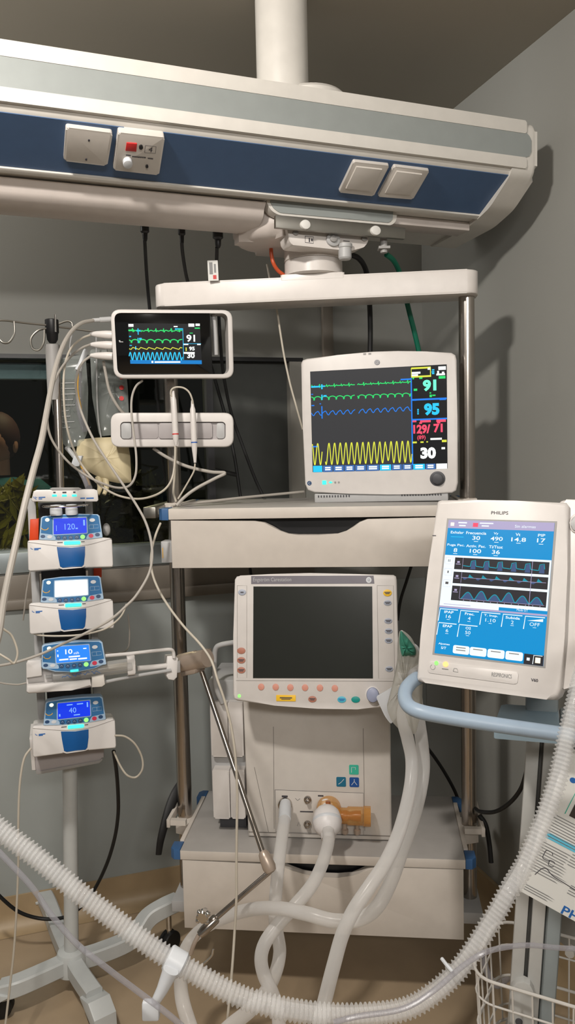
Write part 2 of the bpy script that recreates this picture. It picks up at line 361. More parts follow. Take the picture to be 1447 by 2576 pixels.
for s_ in (-1, 1): tr.tube(curve([pc + V3((s_ * .09, 0, zt - .68)), pc + V3((s_ * .1, 0, .55)), pc + V3((s_ * .1, 0, .03))]), lambda t: .105 - .045 * t, 14)
for s_ in (-1, 1): tr.ball(pc + V3((s_ * .1, -.05, .035)), .05, (.9, 2.2, .7), 12)
tr.obj('trousers', M['scrubs_teal'], pers)

# ------------------------------------------------------------------ ceiling pendant
BM = Fr.px(723, 330, 1.72, .37); BS = BM.side
pd = thing('ceiling_pendant', BM.w(0, -.1, -.2), 'long white ceiling supply beam with a blue underside strip, hung from a white column', 'supply beam')
PT = Fr.px(712, 240, 1.87); pcx = PT.O
MB().lathe((pcx.x, pcx.y, H + .755), (0, 0, 1), [(.0585, 0), (.0585, .25)], 40).obj('column', M['beam_white'], pd)
fl = BM.top(.095)
qf = at(772, 226, 1.90)
zf = at(800, 234, 1.88).z; zb_ = BM.w(0, .094, 0).z
MB().lathe((pcx.x + .062, pcx.y + .03, zb_), (0, 0, 1), [(.086, 0), (.086, zf - zb_ - .010), (.078, zf - zb_ - .002), (.06, zf - zb_), (.0, zf - zb_ + .001)], 40).obj('column_flange', M['beam_white'], pd)
UL = -1.7
prof = [(0.002, .088), (.012, .094), (.40, .094), (.42, .08), (.42, -.06), (.36, -.108), (.163, -.0925), (.132, -.087), (.010, -.027), (0.002, -.013)]
MB().prism(BS(UL), prof, 0, .575 - UL).obj('housing', M['beam_white'], pd)
capp = rpoly([(-.004, .093), (.43, .093), (.43, -.045), (.36, -.114), (.165, -.104), (.085, -.083), (-.004, -.026)], .02)
MB().prism(BS(.60), capp, -.035, .036, .030, 5).obj('end_cap', M['beam_white'], pd)
def band(v0, v1, n0, n1, u1, m, name, r=.004):
    q = rrect(UL, v0, u1, v1, r); MB().prism(BM, q, n0, n1, .002).obj(name, M[m], pd)
band(.064, .0935, -.01, .007, .604, 'beam_white', 'edge_rail'); band(-.016, .0095, -.01, .007, .604, 'beam_white', 'edge_rail')
g_ = [(UL, .0095), (.600, .0095), (.612, .014), (.618, .024), (.618, .05), (.612, .060), (.604, .066), (UL, .066)]
MB().prism(BM, g_, -.01, .0058).obj('fascia_panel', M['beam_grey'], pd)
sv = (BM.V * .060 + BM.N * .122).normalized()
SL = Fr(BM.w(0, -.027, -.010), BM.U, sv)
sl0 = SL.q(1219, 537, .003); slt = SL.q(1296, 438, .003)
MB().prism(SL, [(UL, -.132), (sl0[0], -.132), (slt[0], -.002), (UL, -.002)], -.004, .002).obj('blue_strip', M['beam_blue'], pd)
MB().prism(SL, [(UL, -.147), (sl0[0] - .01, -.147), (sl0[0] + .008, -.133), (UL, -.133)], -.02, .006, .002).obj('lower_trim', M['beam_white'], pd)
# plates on the blue strip
SF = Fr(SL.O, SL.U, SL.V)
p1 = ppoly(SF, [(166, 320), (284, 335), (270, 418), (160, 405)], 0, .012, 'cream_plastic', pd, 'blank_plate', .004, .006, label='blank square plate')
for x, y in ((224, 354), (217, 402)): dot(SF, x, y, 2.5, 2.5, .011, .0135, 'ink_dark', p1, 'screw')
p2 = ppoly(SF, [(298, 333), (415, 346), (400, 441), (285, 428)], 0, .016, 'cream_plastic', pd, 'call_panel', .005, .005, label='nurse call panel with a dark red window')
ppoly(SF, [(319, 360), (345, 362), (343, 382), (316, 380)], .0155, .0185, 'red_mark', p2, 'red_window', .0005)
dot(SF, 355, 372, 5, 5, .0155, .0195, 'black_plastic', p2, 'lamp'); dot(SF, 370, 420, 3.5, 3.5, .0155, .019, 'black_plastic', p2, 'hole')
k_ = dot(SF, 322, 415, 12, 11, .0155, .026, 'button_white', p2, 'round_button', .002)
im = MB()
im.stroke(SF, SF.P([(366, 366), (393, 369), (391, 386), (364, 384), (366, 366)], .0165), .0009, .0167); im.tpx(SF, '4', 374, 370, 384, 383, .0167)
im.bar(SF, 317, 389, 329, 393, .0167); im.bar(SF, 372, 397, 385, 401, .0167)
for x in range(333, 368, 5): im.bar(SF, x, 392.5 + (x - 333) * .08, x + 3.5, 396 + (x - 333) * .08, .0167)
im.obj('print', M['ink_dark'], p2, smooth=0)
for i, P4 in enumerate(([(890, 407), (980, 417), (940, 494), (853, 484)], [(992, 419), (1081, 430), (1039, 502), (951, 495)])):
    s_ = ppoly(SF, P4, 0, .010, 'cream_plastic', pd, 'switch_plate', .004, .004, label=('left' if i == 0 else 'right') + ' rocker switch of the pair near the blue end')
    c_ = [sum(p[0] for p in P4) / 4, sum(p[1] for p in P4) / 4]
    ppoly(SF, [(c_[0] + (p[0] - c_[0]) * .72, c_[1] + (p[1] - c_[1]) * .72 + 1) for p in P4], .009, .0135, 'cream_plastic', s_, 'rocker', .002)
# rounded duct under the beam, turning housing, bracket and rail
vb = BM.q(560, 578, -.25)[1]
ue = BM.q(655, 520, -.2)[0]
dp_ = [(.160, -.0975), (.172, -.108)] + [(.25 + .075 * math.cos(t), -.112 + (-.112 - vb) * math.sin(t)) for t in [math.pi + math.pi * i / 12 for i in range(13)]] + [(.335, -.108), (.36, -.100)]
MB().prism(BS(UL), dp_, 0, ue - UL).obj('light_duct', M['duct_white'], pd)
RK = Fr((.0603, 1.8729, H), (math.cos(.1092), -math.sin(.1092), 0), (0, 0, 1))
HC = RK.w(0, 0, -.179)
BT = Fr(BM.w(0, 0, 0), BM.U, -BM.N, BM.V)
hu = BT.U.dot(HC - BT.O); hv = BT.V.dot(HC - BT.O)
MB().prism(BT, rrect(ue - .012, hv - .10, hu + .06, hv + .11, .09, 8), -.168, -.095, .035, 5).obj('turning_housing', M['duct_white'], pd) if False else None
m_ = MB(); m_.prism(Fr(BT.O, BT.U, BT.V, BT.N), rrect(ue - .03, hv - .095, hu + .07, hv + .11, .085, 8), -.160, -.085, 0)
es = [e for e in m_.bm.edges if all(abs((v.co - BT.O).dot(BT.N) + .160) < 1e-4 for v in e.verts)]
bmesh.ops.bevel(m_.bm, geom=es, offset=.035, segments=5, profile=.5, affect='EDGES', clamp_overlap=True)
m_.obj('turning_housing', M['duct_white'], pd)
br = ppoly(BM, [(668, 500), (1000, 530), (997, 557), (985, 567), (700, 541), (680, 528)], -.19, -.160, 'beam_white', pd, 'bracket', .002, .01)
ppoly(BM, [(678, 502), (990, 530), (988, 552), (979, 560), (704, 535), (688, 524)], -.16, -.158, 'beam_grey', br, 'bracket_inlay', 0, .006)
u1_, u2_ = BM.q(940, 560, -.18)[0], BM.q(1178, 572, -.18)[0]
MB().box(BM, u1_, u2_, -.116, -.094, -.23, -.172, .003).obj('under_ledge', M['duct_white'], pd)
ra = ppoly(BM, [(694, 541), (1021, 573), (1019, 601), (694, 572)], -.158, -.147, 'brushed_steel', pd, 'equipment_rail', .001)
for x, y in ((770, 564), (947, 579)): dot(BM, x, y, 12, 12, -.147, -.139, 'knob_white', ra, 'rail_knob', .002)
MB().lathe(RK.w(0, .4705, -.179), (0, 0, 1), [(.0715, 0), (.0735, .001), (.0735, .10)], 48).obj('joint_neck', M['hub_white'], pd)
bl = ppoly(BM, [(722, 572), (930, 596), (924, 612), (916, 622), (880, 632), (850, 628), (735, 616), (728, 606)], -.23, -.175, 'hub_white', pd, 'joint_block', .003, .004)
dot(BM, 840, 602, 17, 17, -.175, -.168, 'light_grey', bl, 'brake_knob', .002); dot(BM, 840, 600, 8, 8, -.168, -.163, 'mid_grey', bl, 'brake_knob_cap', .001)
for x, y in ((745, 585), (918, 600)): dot(BM, x, y, 7, 6, -.175, -.170, 'mid_grey', bl, 'bolt', .001)
im = MB(); im.stroke(BM, BM.P([(768, 594), (789, 596), (789, 612), (768, 610), (768, 594)], -.1745), .0012, -.1745); im.bar(BM, 777, 598, 780, 609, -.1745); im.bar(BM, 783, 600, 787, 607, -.1745); im.bar(BM, 864, 605, 880, 608, -.1745)
im.obj('print', M['ink_dark'], bl, smooth=0)
nb = at(868, 636, 1.96); MB().lathe((nb.x, nb.y, nb.z - .016), (0, 0, 1), [(.013, 0), (.016, .004), (.016, .026), (.018, .028), (.018, .036)], 20).obj('gas_outlet', M['light_grey'], pd)
nb = at(966, 628, 2.0); MB().lathe((nb.x, nb.y, nb.z - .008), (0, 0, 1), [(.009, 0), (.009, .05)], 16).box(Fr(nb, (1, 0, 0), (0, 0, 1)), -.014, .014, .0, .006, -.014, .014).obj('gas_outlet', M['mid_grey'], pd)

# ------------------------------------------------------------------ equipment rack
rk = thing('equipment_rack', RK.w(0, -1.22, -.18), 'hanging steel post rack with two cream shelves and drawers under the ceiling beam', 'rack')
TF = lambda z: RK.top(z)
MB().prism(TF(.3681), rrect(-.4042, .128, .4042, .232, .03), 0, .0574, .005, 2, True).obj('crossbar', M['hub_white'], rk)
MB().prism(TF(.3681), rrect(-.079, .1275, .079, .2325, .004), .050, .0640, .003).obj('joint_collar', M['hub_white'], rk)
MB().lathe(RK.w(0, .4322, -.179), (0, 0, 1), [(.066, 0), (.073, .003), (.073, .034), (.0715, .0355), (.0715, .0375)], 48).obj('joint_ring', M['hub_white'], rk)
for s_ in (-1, 1):
    p_ = MB().lathe(RK.w(s_ * .3792, -1.215, -.1791), (0, 0, 1), [(.0195, 0), (.0195, 1.588)], 28).obj('post', M['steel'], rk)
def shelf(z, zd, pxs, t=.026):
    sh = MB().box(RK, -.35, .35, z - t, z, -.35, 0, .0015).obj('shelf', M['shelf_grey'], rk)
    MB().box(RK, -.3495, .3495, z - t - .0002, z - .0005, -.002, .0012, .001).obj('front_edge', M['rack_cream'], sh)
    for s_ in (-1, 1):
        for n0, n1 in ((-.046, -.001), (-.35, -.305)):
            a, b = (s_ * .3505, s_ * .376); fo = .014 if n1 > -.1 else -.014
            q = [(a, -n0), (a, -n1)] if True else None
            d0, d1 = -n1, -n0
            if d0 < .1: pl = [(a, d0), (s_ * .366, d0), (b, d0 + .012), (b, d1), (a, d1)]
            else: pl = [(a, d0), (b, d0), (b, d1 - .012), (s_ * .366, d1), (a, d1)]
            MB().prism(TF(z), pl, -t - .0015, .001, .002).obj('corner_bumper', M['bumper_blue'], sh)
        MB().box(RK, *sorted((s_ * .3502, s_ * .361)), z - .022, z + .004, -.304, -.047, .001).obj('side_strip', M['rack_cream'], sh)
        MB().prism(TF(z - .03), [(s_ * .36, .14), (s_ * .40, .155), (s_ * .40, .203), (s_ * .36, .218)], -.004, .034, .002).obj('post_clamp', M['rack_cream'], sh)
    dr = thing_part = MB().box(RK, -.338, .338, zd + .004, z - t - .004, -.33, -.03).obj('drawer', M['black_plastic'], rk)
    q = RK.P(pxs, 0); vt = z - t - .0022
    left, right = q[0], q[-1]
    pl = [(-.345, zd), (.345, zd), (.345, vt)] + [(u, v) for u, v in reversed(q)] + [(-.345, vt)]
    MB().prism(RK, pl, -.022, 0, .0015).obj('drawer_front', M['rack_cream'], dr)
    MB().box(RK, -.343, .343, zd, zd + .012, -.33, -.022).box(RK, -.343, -.337, zd, z - t - .008, -.33, -.022).box(RK, .337, .343, zd, z - t - .008, -.33, -.022).obj('drawer_box', M['rack_cream'], dr)
shelf(-.1356, -.2798, [(640, 1311), (665, 1315), (688, 1327), (705, 1337), (725, 1344), (750, 1346), (800, 1346), (850, 1344), (872, 1337), (890, 1325), (905, 1314), (925, 1306)])
shelf(-.9900, -1.1915, [(704, 2177), (718, 2183), (735, 2190), (760, 2199), (800, 2206), (850, 2208), (885, 2205), (905, 2197), (925, 2187), (950, 2182)], .0225)
for s_ in (-1, 1):
    MB().box(RK, *sorted((s_ * .347, s_ * .404)), -1.212, -1.182, -.31, -.10, .002).obj('bottom_bar', M['light_grey'], rk)
    MB().box(RK, *sorted((s_ * .401, s_ * .41)), -.982, -.960, -.31, -.10, .001).box(RK, *sorted((s_ * .36, s_ * .402)), -.978, -.964, -.12, -.105).obj('side_rail', M['rack_cream'], rk)
MB().box(RK, -.43, -.398, -.163, -.135, -.30, -.06, .002).box(RK, -.40, -.36, -.155, -.143, -.10, -.08).obj('side_rail', M['brushed_steel'], rk)
cl_ = prect(RK, 406, 1362, 432, 1415, -.09, -.05, 'light_grey', rk, 'rail_clamp', .003)
MB().bar(RK, 408, 1378, 411, 1404, -.0495).obj('clamp_mark', M['yellow_mark'], cl_, smooth=0)
bl = MB().tube(path([(456, 1978, 2.12), (441, 2000, 2.10), (427, 2032, 2.08), (414, 2075, 2.06), (404, 2115, 2.05), (399, 2150, 2.05)]), lambda t: .0165 - .0085 * t, 12, flat=.35, up=(0, 1, 0)).obj('hanging_lever', M['black_rubber'])
tag(bl, 'curved black plastic lever hanging at the left edge of the lower shelf', 'lever')
# ------------------------------------------------------------------ large patient monitor on the upper shelf
def wave(fr, x0, x1, yf, n, w, m, parent, name, step=1.0, gap=None):
    """trace on a screen: yf(x) gives the picture row of the line at picture column x"""
    b = MB(); x = x0; seg = []
    def flush():
        if len(seg) > 1: b.stroke(fr, fr.P(seg, n), w, n)
        seg.clear()
    while x <= x1:
        if gap and gap[0] < x < gap[1]: flush()
        else: seg.append((x, yf(x)))
        x += step
    flush()
    return b.obj(name, M[m], parent, smooth=0)
def bars(fr, n, m, parent, name, rects=(), texts=(), bold=.0):
    b = MB()
    for r_ in rects: b.bar(fr, *r_, n)
    for t in texts: b.tpx(fr, *t[:5], n, t[5] if len(t) > 5 else bold)
    return b.obj(name, M[m], parent, smooth=0)
BGM = Fr.px(951, 1054.7, 1.98, -.219, .02, .008)
mo = thing('patient_monitor', at(955, 1250, 2.02), 'large white bedside monitor on the upper shelf, showing 91, 95, 129/71 and 30', 'monitor')
out = [(757, 914), (761, 906), (772, 902), (850, 893), (935, 885), (1000, 883), (1070, 884), (1136, 887), (1146, 893), (1149, 904), (1151, 1050), (1152.5, 1215), (1148, 1234), (1138, 1240), (1070, 1243), (980, 1244), (880, 1242), (790, 1239), (774, 1233), (767, 1218), (761, 1050)]
MB().prism(BGM, BGM.P(out, 0), -.035, 0, .005, 3).obj('housing', M['white_plastic'], mo)
MB().prism(BGM, [(u * .90, v * .88 + .005) for u, v in BGM.P(out, 0)], -.11, -.034, .02, 3).prism(BGM, BGM.P([(800, 905), (935, 892), (1000, 890), (1120, 896), (1120, 940), (800, 940)], 0), -.06, -.03, .004).obj('back_shell', M['light_grey'], mo)
bz = BGM.q(950, 1243)[1]; bb = (RK.O.z - .1356 - BGM.O.z)
ba = MB().box(BGM, *[BGM.q(x, 1250, 0)[0] for x in (790, 1128)], bb + .001, bz + .004, -.12, -.006, .003).obj('base', M['light_grey'], mo)
vv = MB()
for x in list(range(800, 880, 7)) + list(range(1010, 1115, 7)):
    a = BGM.q(x, 1246, -.005); vv.box(BGM, a[0], a[0] + .003, bz - .006, bz - .001, -.0075, -.0045)
vv.obj('vent_slots', M['dark_grey'], ba)
SB = [(780.4, 934.7), (1124, 916.6), (1126.2, 1177.9), (786.7, 1187.4)]
sc = ppoly(BGM, SB, -.002, .0008, 'scr_bg', mo, 'screen', label='lit screen with green, blue and yellow traces')
# a screen-plane mapping: s across 0..1, t down 0..1 -> picture point
def bil(c4):
    return lambda s, t: tuple((c4[0][k] * (1 - s) + c4[1][k] * s) * (1 - t) + (c4[3][k] * (1 - s) + c4[2][k] * s) * t for k in (0, 1))
B_ = bil(SB)
def slope(y0, y1): return lambda x: y0 + (y1 - y0) * (x - 782) / (1036 - 782)
n1 = .0013
bx = BGM.P([B_(.735, 0), B_(1, 0), B_(1, 1), B_(.735, 1)], .001); MB().flat(BGM, bx, .001).obj('readout_column', M['scr_black'], sc, smooth=0)
l1 = slope(973, 961)
def ecg(x):
    ph = ((x - 795) % 18.5) / 18.5; y = l1(x)
    if .42 < ph < .48: y -= 7 * (ph - .42) / .06
    elif .48 <= ph < .54: y += -7 + 11 * (ph - .48) / .06
    elif .54 <= ph < .6: y += 4 * (1 - (ph - .54) / .06)
    elif .7 < ph < .9: y -= 1.8 * math.sin((ph - .7) / .2 * math.pi)
    return y
wave(BGM, 783, 1035, ecg, n1, .0022, 'e_green', sc, 'ecg_trace', 1, (893, 899))
l2 = slope(1002, 992)
wave(BGM, 783, 1035, lambda x: l2(x) - 3.5 * abs(math.sin((x - 790) / 18.5 * math.pi)) + (6 if ((x - 790) % 18.5) < 1.8 else 0), n1, .0022, 'e_green', sc, 'ecg_trace', .9, (893, 899))
l3 = slope(1043, 1030)
def pl(x):
    ph = ((x - 790) % 18.8) / 18.8; y = l3(x)
    return y - 8.5 * (math.sin(ph / .4 * math.pi / 2) if ph < .4 else math.cos((ph - .4) / .6 * math.pi / 2) + .25 * math.sin((ph - .4) / .6 * math.pi * 2)) + 3
wave(BGM, 784, 1035, pl, n1, .0020, 'e_blue', sc, 'pulse_trace', .8, (894, 902))
l4 = slope(1143, 1136)
wave(BGM, 786, 1037, lambda x: l4(x) - (27 - (6 if 970 < x < 982 else 0)) * math.sin((x - 786) / 14.2 * 2 * math.pi + 1.9), n1, .0024, 'e_yellow', sc, 'breath_trace', .6, (811, 819))
bars(BGM, n1, 'e_blue', sc, 'marks', [(808.5, 1022, 812, 1053), (783, 991, 788, 993), (784, 1019, 791, 1021.5), (804, 1015, 808, 1017), (1008, 953, 1034, 955.5), (786, 1122, 800, 1125), (1036.3, 950, 1037, 1170), (1037, 1003.7, 1124, 1004.4), (1037, 1054, 1125, 1054.7), (1038, 1005, 1048, 1008), (1106, 1002, 1122, 1006), (1058, 1004, 1063, 1007)])
bars(BGM, n1 + .0003, 'e_cyan', sc, 'cursor_marks', [(808, 967, 812, 979), (783, 971.5, 806, 974.5), (812, 970, 818, 973), (808.5, 993, 812, 1006), (814, 994, 822, 998)])
bars(BGM, n1, 'e_mint', sc, 'heart_rate', texts=[('91', 1064, 955, 1098, 984, .05)])
bars(BGM, n1, 'e_green', sc, 'rate_marks', [(1041, 978, 1050, 983), (1081, 987, 1085, 990), (1081, 993, 1087, 999), (1088, 993, 1096, 996), (1055, 949, 1063, 953), (1038, 950, 1042, 954), (1104, 946, 1121, 952)])
bars(BGM, n1, 'e_cyan', sc, 'saturation', texts=[('95', 1067, 1014, 1106, 1045, .055)])
bars(BGM, n1, 'e_cyan', sc, 'saturation_marks', [(1050, 1029, 1054, 1033), (1050, 1034.5, 1054, 1037.5), (1050, 1039, 1054, 1042.5)])
bars(BGM, n1, 'e_pink', sc, 'pressure_marks', [(1038, 1058, 1048, 1062), (1057, 1057.5, 1084, 1062), (1098, 1055.5, 1122, 1061), (1055, 1062.5, 1062, 1066), (1100, 1061, 1108, 1065), (1058, 1090, 1063, 1092)])
bars(BGM, n1, 'e_pink', sc, 'blood_pressure', texts=[('129/', 1040, 1068, 1083, 1091, .045), ('71', 1091, 1066, 1114, 1088, .045), ('(89)', 1050, 1095, 1071, 1108, .02)])
bars(BGM, n1, 'e_yellow', sc, 'breath_marks', [(1038, 1111, 1049, 1115), (1058, 1110.5, 1066, 1114), (1073, 1110, 1077, 1113), (1112, 1106.5, 1124, 1112), (1034, 925.5, 1036, 948), (1035, 924.5, 1084, 926.5), (1082, 923, 1084.5, 944), (1035, 946, 1085, 948)])
bars(BGM, n1, 'e_white', sc, 'breath_rate', texts=[('30', 1058, 1125, 1097, 1154, .055)])
bars(BGM, n1, 'e_white', sc, 'corner_marks', [(1111, 1125, 1120, 1130), (1103, 922, 1122, 930), (1036, 936, 1058, 940), (1036, 942, 1052, 946), (1076, 923, 1083, 930), (1098, 940, 1120, 943.5), (1100, 933, 1105, 940), (1112, 935, 1118, 940), (1083, 1102, 1112, 1106)])
bars(BGM, n1, 'e_cyan', sc, 'bell_mark', [(1087, 929, 1093, 932), (1086, 934, 1093, 937), (1087, 938, 1093, 941)])
xs_ = [787, 812, 838, 866, 893, 922, 955, 985, 1012, 1039, 1070, 1097, 1126]
def brow(i0, k): return [(xs_[i] + .8, 1172 - (xs_[i] - 787) * .018, xs_[i + 1] - .8, 1187.3 - (xs_[i] - 787) * .026) for i in i0]
bars(BGM, n1, 'e_slate', sc, 'menu_keys', brow([1, 2, 3, 4, 5, 7, 8, 10], 0)); bars(BGM, n1, 'e_cyan', sc, 'menu_keys', brow([0, 6, 9], 0)); bars(BGM, n1, 'e_white', sc, 'menu_keys', brow([11], 0))
bars(BGM, n1 + .0004, 'e_white', sc, 'key_marks', [(xs_[i] + 6, 1175.5 + k - (xs_[i] - 787) * .022, xs_[i + 1] - 6, 1178.5 + k - (xs_[i] - 787) * .022) for i in range(1, 11) for k in (0, 5)])
kn = dot(BGM, 1101, 1204, 19.5, 18.5, 0, .003, 'dark_grey', mo, 'knob_ring', .001)
dot(BGM, 1101, 1204, 14, 14, .003, .014, 'dark_grey', mo, 'knob', .004)
lg = dot(BGM, 949, 911.5, 7, 6.5, 0, .0012, 'logo_grey', mo, 'round_logo')
b = MB(); b.stroke(BGM, [(c[0], c[1]) for c in ell(*BGM.q(949, 911.5, .0016), .0050, .0048, 20)] + [ell(*BGM.q(949, 911.5, .0016), .0050, .0048, 20)[0]], .0006, .0016); b.tpx(BGM, 'GE', 945.5, 908.5, 952.5, 914.5, .0016); b.obj('logo_letters', M['white_plastic'], lg, smooth=0)
bt = dot(BGM, 778.5, 1215.5, 5.5, 5.5, 0, .001, 'button_navy', mo, 'power_button')
MB().tpx(BGM, 'C', 776, 1212.5, 781, 1218.5, .0014).obj('power_mark', M['white_plastic'], bt, smooth=0)
prect(BGM, 811, 1209, 821, 1219, 0, .001, 'l_mint', mo, 'status_lamp'); ppoly(BGM, [(827, 1213.5), (831.5, 1210.5), (837, 1213.5), (831.5, 1216.5)], 0, .001, 'l_mint', mo, 'status_lamp')
for x in (843.5, 852.5): dot(BGM, x, 1213.5, 2.4, 2.6, 0, .001, 'mid_grey', mo, 'status_lamp', label='unlit grey lamp')
bars(BGM, .0006, 'mid_grey', mo, 'top_icons', [(914, 888.5, 921, 892.5), (927, 888, 934, 892)])

# ------------------------------------------------------------------ small transport monitor on the left post
TM = Fr.px(436, 866, 1.95, .173, -.07)
tm = thing('transport_monitor', at(436, 950, 1.98), 'small monitor with a rounded white handle frame on the left rack post', 'monitor')
to = rpoly(TM.P([(277.7, 777.7), (585, 779.5), (589, 952), (286.7, 952)]), .024, 7); ti = rpoly(TM.P([(287, 787), (573, 788), (577, 941), (296, 943)]), .017, 7)
MB().prism(TM, to, -.075, 0, .004, 3, True, hole=ti).obj('handle_frame', M['white_plastic'], tm)
fc = ppoly(TM, [(287, 786), (529, 787), (535, 943), (296, 943)], -.07, -.004, 'glossy_black', tm, 'front_panel', .001, .006)
gp = MB().tube(curve([TM.w(*TM.q(537, 792, -.03), -.03), TM.w(*TM.q(541, 840, -.03), -.03), TM.w(*TM.q(543, 893, -.03), -.03)]), .0065, 12).obj('grip', M['light_grey'], tm)
TS = [(322, 813), (503, 815), (508, 916), (328, 915)]; T_ = bil(TS)
ts = ppoly(TM, TS, -.0045, -.0032, 'scr_black', tm, 'screen', label='lit screen with green, yellow and pale blue traces'); n2 = -.0029
def tr_(fy, m, w, nm, x0=325, x1=459, st=.8, gap=None): wave(TM, x0, x1, fy, n2, w, m, ts, nm, st, gap)
tr_(lambda x: 832 + (-6 if ((x - 333) % 19.5) < 1.2 else 3 if ((x - 333) % 19.5) < 3 else -1 * math.sin(x * .5)), 'e_green', .0022, 'ecg_trace', gap=(352, 355))
tr_(lambda x: 858 - 4 * abs(math.sin((x - 330) / 19.5 * math.pi)) + (5 if ((x - 330) % 19.5) < 2 else 0), 'e_green', .0024, 'ecg_trace')
tr_(lambda x: 879 - 5 * (1 - abs(((x - 330) % 20) / 20 * 1.25 - .25) if ((x - 330) % 20) > 4 else ((x - 330) % 20) / 4), 'e_yellow', .0018, 'pulse_trace')
tr_(lambda x: 896 - 9.5 * math.sin((x - 325) / 11.2 * 2 * math.pi), 'e_cyan', .0024, 'breath_trace', st=.5)
bars(TM, n2, 'e_white', ts, 'screen_marks', [(323, 815, 336, 822), (437, 820, 447, 823), (474, 814, 489, 822), (492, 814, 503, 820), (462, 865, 474, 868), (496, 865, 505, 868), (462, 885.5, 490, 890)])
for t_ in [('91', 469, 842, 491, 860, .03), ('95', 476, 872, 490, 882, .04), ('30', 471, 888, 490, 901, .04)]: bars(TM, n2, 'e_white', ts, 'readout', texts=[t_])
bars(TM, n2, 'e_cyan', ts, 'cursor_marks', [(346, 826, 349, 842), (343, 830, 354, 834), (346, 850, 349, 863), (350, 850, 357, 855), (340, 871, 343, 880), (325, 845, 330, 848), (326, 868, 332, 870), (440, 826, 459, 829), (460.5, 826, 461.5, 905), (461, 864, 506, 865)])
bars(TM, n2, 'e_green', ts, 'rate_marks', [(323, 829, 338, 833), (490, 824, 503, 827), (477, 837, 485, 839)]); bars(TM, n2, 'e_yellow', ts, 'pulse_mark', [(467, 874, 470, 883)])
ppoly(TM, [T_(0, .905), T_(1, .905), T_(1, 1), T_(0, 1)], -.0033, -.0031, 'v_deep', ts, 'status_bar')
bars(TM, -.0028, 'e_white', ts, 'status_text', [(381, 908, 386, 913), (389, 909, 454, 912.5)])
bars(TM, -.0034, 'light_grey', tm, 'panel_marks', [(299, 856, 303, 858.5), (300, 859, 310, 861)])
MB().box(TM, -.05, .05, -.05, .05, -.095, -.07, .004).obj('mounting_plate', M['mid_grey'], tm)
for y0, y1 in ((834, 850.5), (858, 879), (885, 907)):
    ym = (y0 + y1) / 2; A_, B2 = at(284, ym, 1.955), at(226, ym - 2, 1.955)
    L = (B2 - A_).length; d = (B2 - A_) / L
    MB().lathe(A_, d, [(.0092, 0), (.0098, .006), (.0096, L * .3), (.0076, L * .7), (.0045, L * .96), (.003, L)], 18).obj('cable_plug', M['white_plastic'], tm)
A_, B2 = at(281, 803, 1.955), at(232, 806, 1.94); L = (B2 - A_).length
MB().lathe(A_, B2 - A_, [(.0062, 0), (.0066, .004), (.0066, L * .6), (.0052, L * .62), (.0050, L)], 16).obj('cable_plug', M['light_grey'], tm, 'grey cable plug')

# ------------------------------------------------------------------ docking module below it
DK = Fr.px(433, 1081, 1.985, .05, .02, -.02)
dk = thing('module_dock', at(433, 1125, 2.0), 'flat white rounded module dock on the left rack post, under the small monitor', 'module dock')
do = rpoly(DK.P([(277.7, 1038), (587.8, 1038), (587.8, 1124.5), (278.8, 1125)]), .024, 7)
MB().prism(DK, do, -.03, 0, .004, 3, hole=rrect(*[*DK.q(303, 1106), *DK.q(568, 1061)], .010)).obj('dock_plate', M['white_plastic'], dk)
prect(DK, 302, 1060, 569, 1107, -.03, -.010, 'bay_grey', dk, 'bay', 0, .010)
for x0, x1, n_, mm in ((305, 330, -.004, 'light_grey'), (333, 398, -.008, 'bay_grey'), (400, 534, -.004, 'bay_grey'), (545, 565, -.004, 'light_grey')):
    prect(DK, x0, 1064, x1, 1103, -.012, n_, mm, dk, 'module', .0015, .005)
MB().box(DK, -.035, .035, -.035, .035, -.095, -.029, .004).obj('mounting_block', M['mid_grey'], dk)
# ------------------------------------------------------------------ bedside ventilator with the dark screen
ES = Fr.px(786, 1590, 1.85, -.107, .2)
EB = Fr.px(799, 1951, 1.95, -.109, 0)
ev = thing('bedside_ventilator', EB.w(0, RK.O.z - .9900 - EB.O.z, -.12), 'cream ventilator on the lower shelf with a dark unlit screen in a button-framed display', 'ventilator')
eo = [(590, 1458), (595, 1450), (604, 1448), (680, 1444), (780, 1441.5), (900, 1444), (990, 1446), (997, 1450), (999, 1460), (1004, 1700), (1005, 1768), (1001, 1776), (990, 1780), (900, 1784.5), (800, 1783), (690, 1775), (596, 1763), (588, 1758), (586, 1748), (587, 1600)]
ed = MB().prism(ES, ES.P(eo, 0), -.05, 0, .006, 3).obj('display_housing', M['white_plastic'], ev)
MB().prism(ES, [(u * .8, v * .8) for u, v in ES.P(eo, 0)], -.085, -.048, .01).obj('display_back', M['light_grey'], ev)
es_ = ppoly(ES, [(637.7, 1475.3), (936.6, 1475.3), (938.4, 1706.8), (636.7, 1706)], -.004, .0008, 'dead_screen', ev, 'screen', label='dark unlit screen')
hd = ppoly(ES, [(632, 1449), (940, 1448), (942, 1468), (632, 1469)], -.004, .001, 'header_grey', ev, 'name_strip')
MB().tpx(ES, 'Engström Carestation', 637, 1453, 733, 1465.5, .0014).obj('name_text', M['light_grey'], hd, smooth=0)
lo = dot(ES, 928, 1459, 7, 7.5, .0008, .0014, 'button_white', hd, 'round_logo'); MB().tpx(ES, 'GE', 924.5, 1455.5, 931.5, 1462.5, .0018).obj('logo_letters', M['logo_grey'], lo, smooth=0)
sm = MB()
for pl_ in ([(597, 1473), (621, 1473), (621, 1705), (597, 1705)], [(949, 1473), (990, 1473), (993, 1707), (953, 1707)], [(594, 1712), (1000, 1714)]):
    q = ES.P(pl_ + [pl_[0]], .0004); sm.stroke(ES, q, .0007, .0004)
sm.obj('panel_seam', M['seam'], ev, smooth=0)
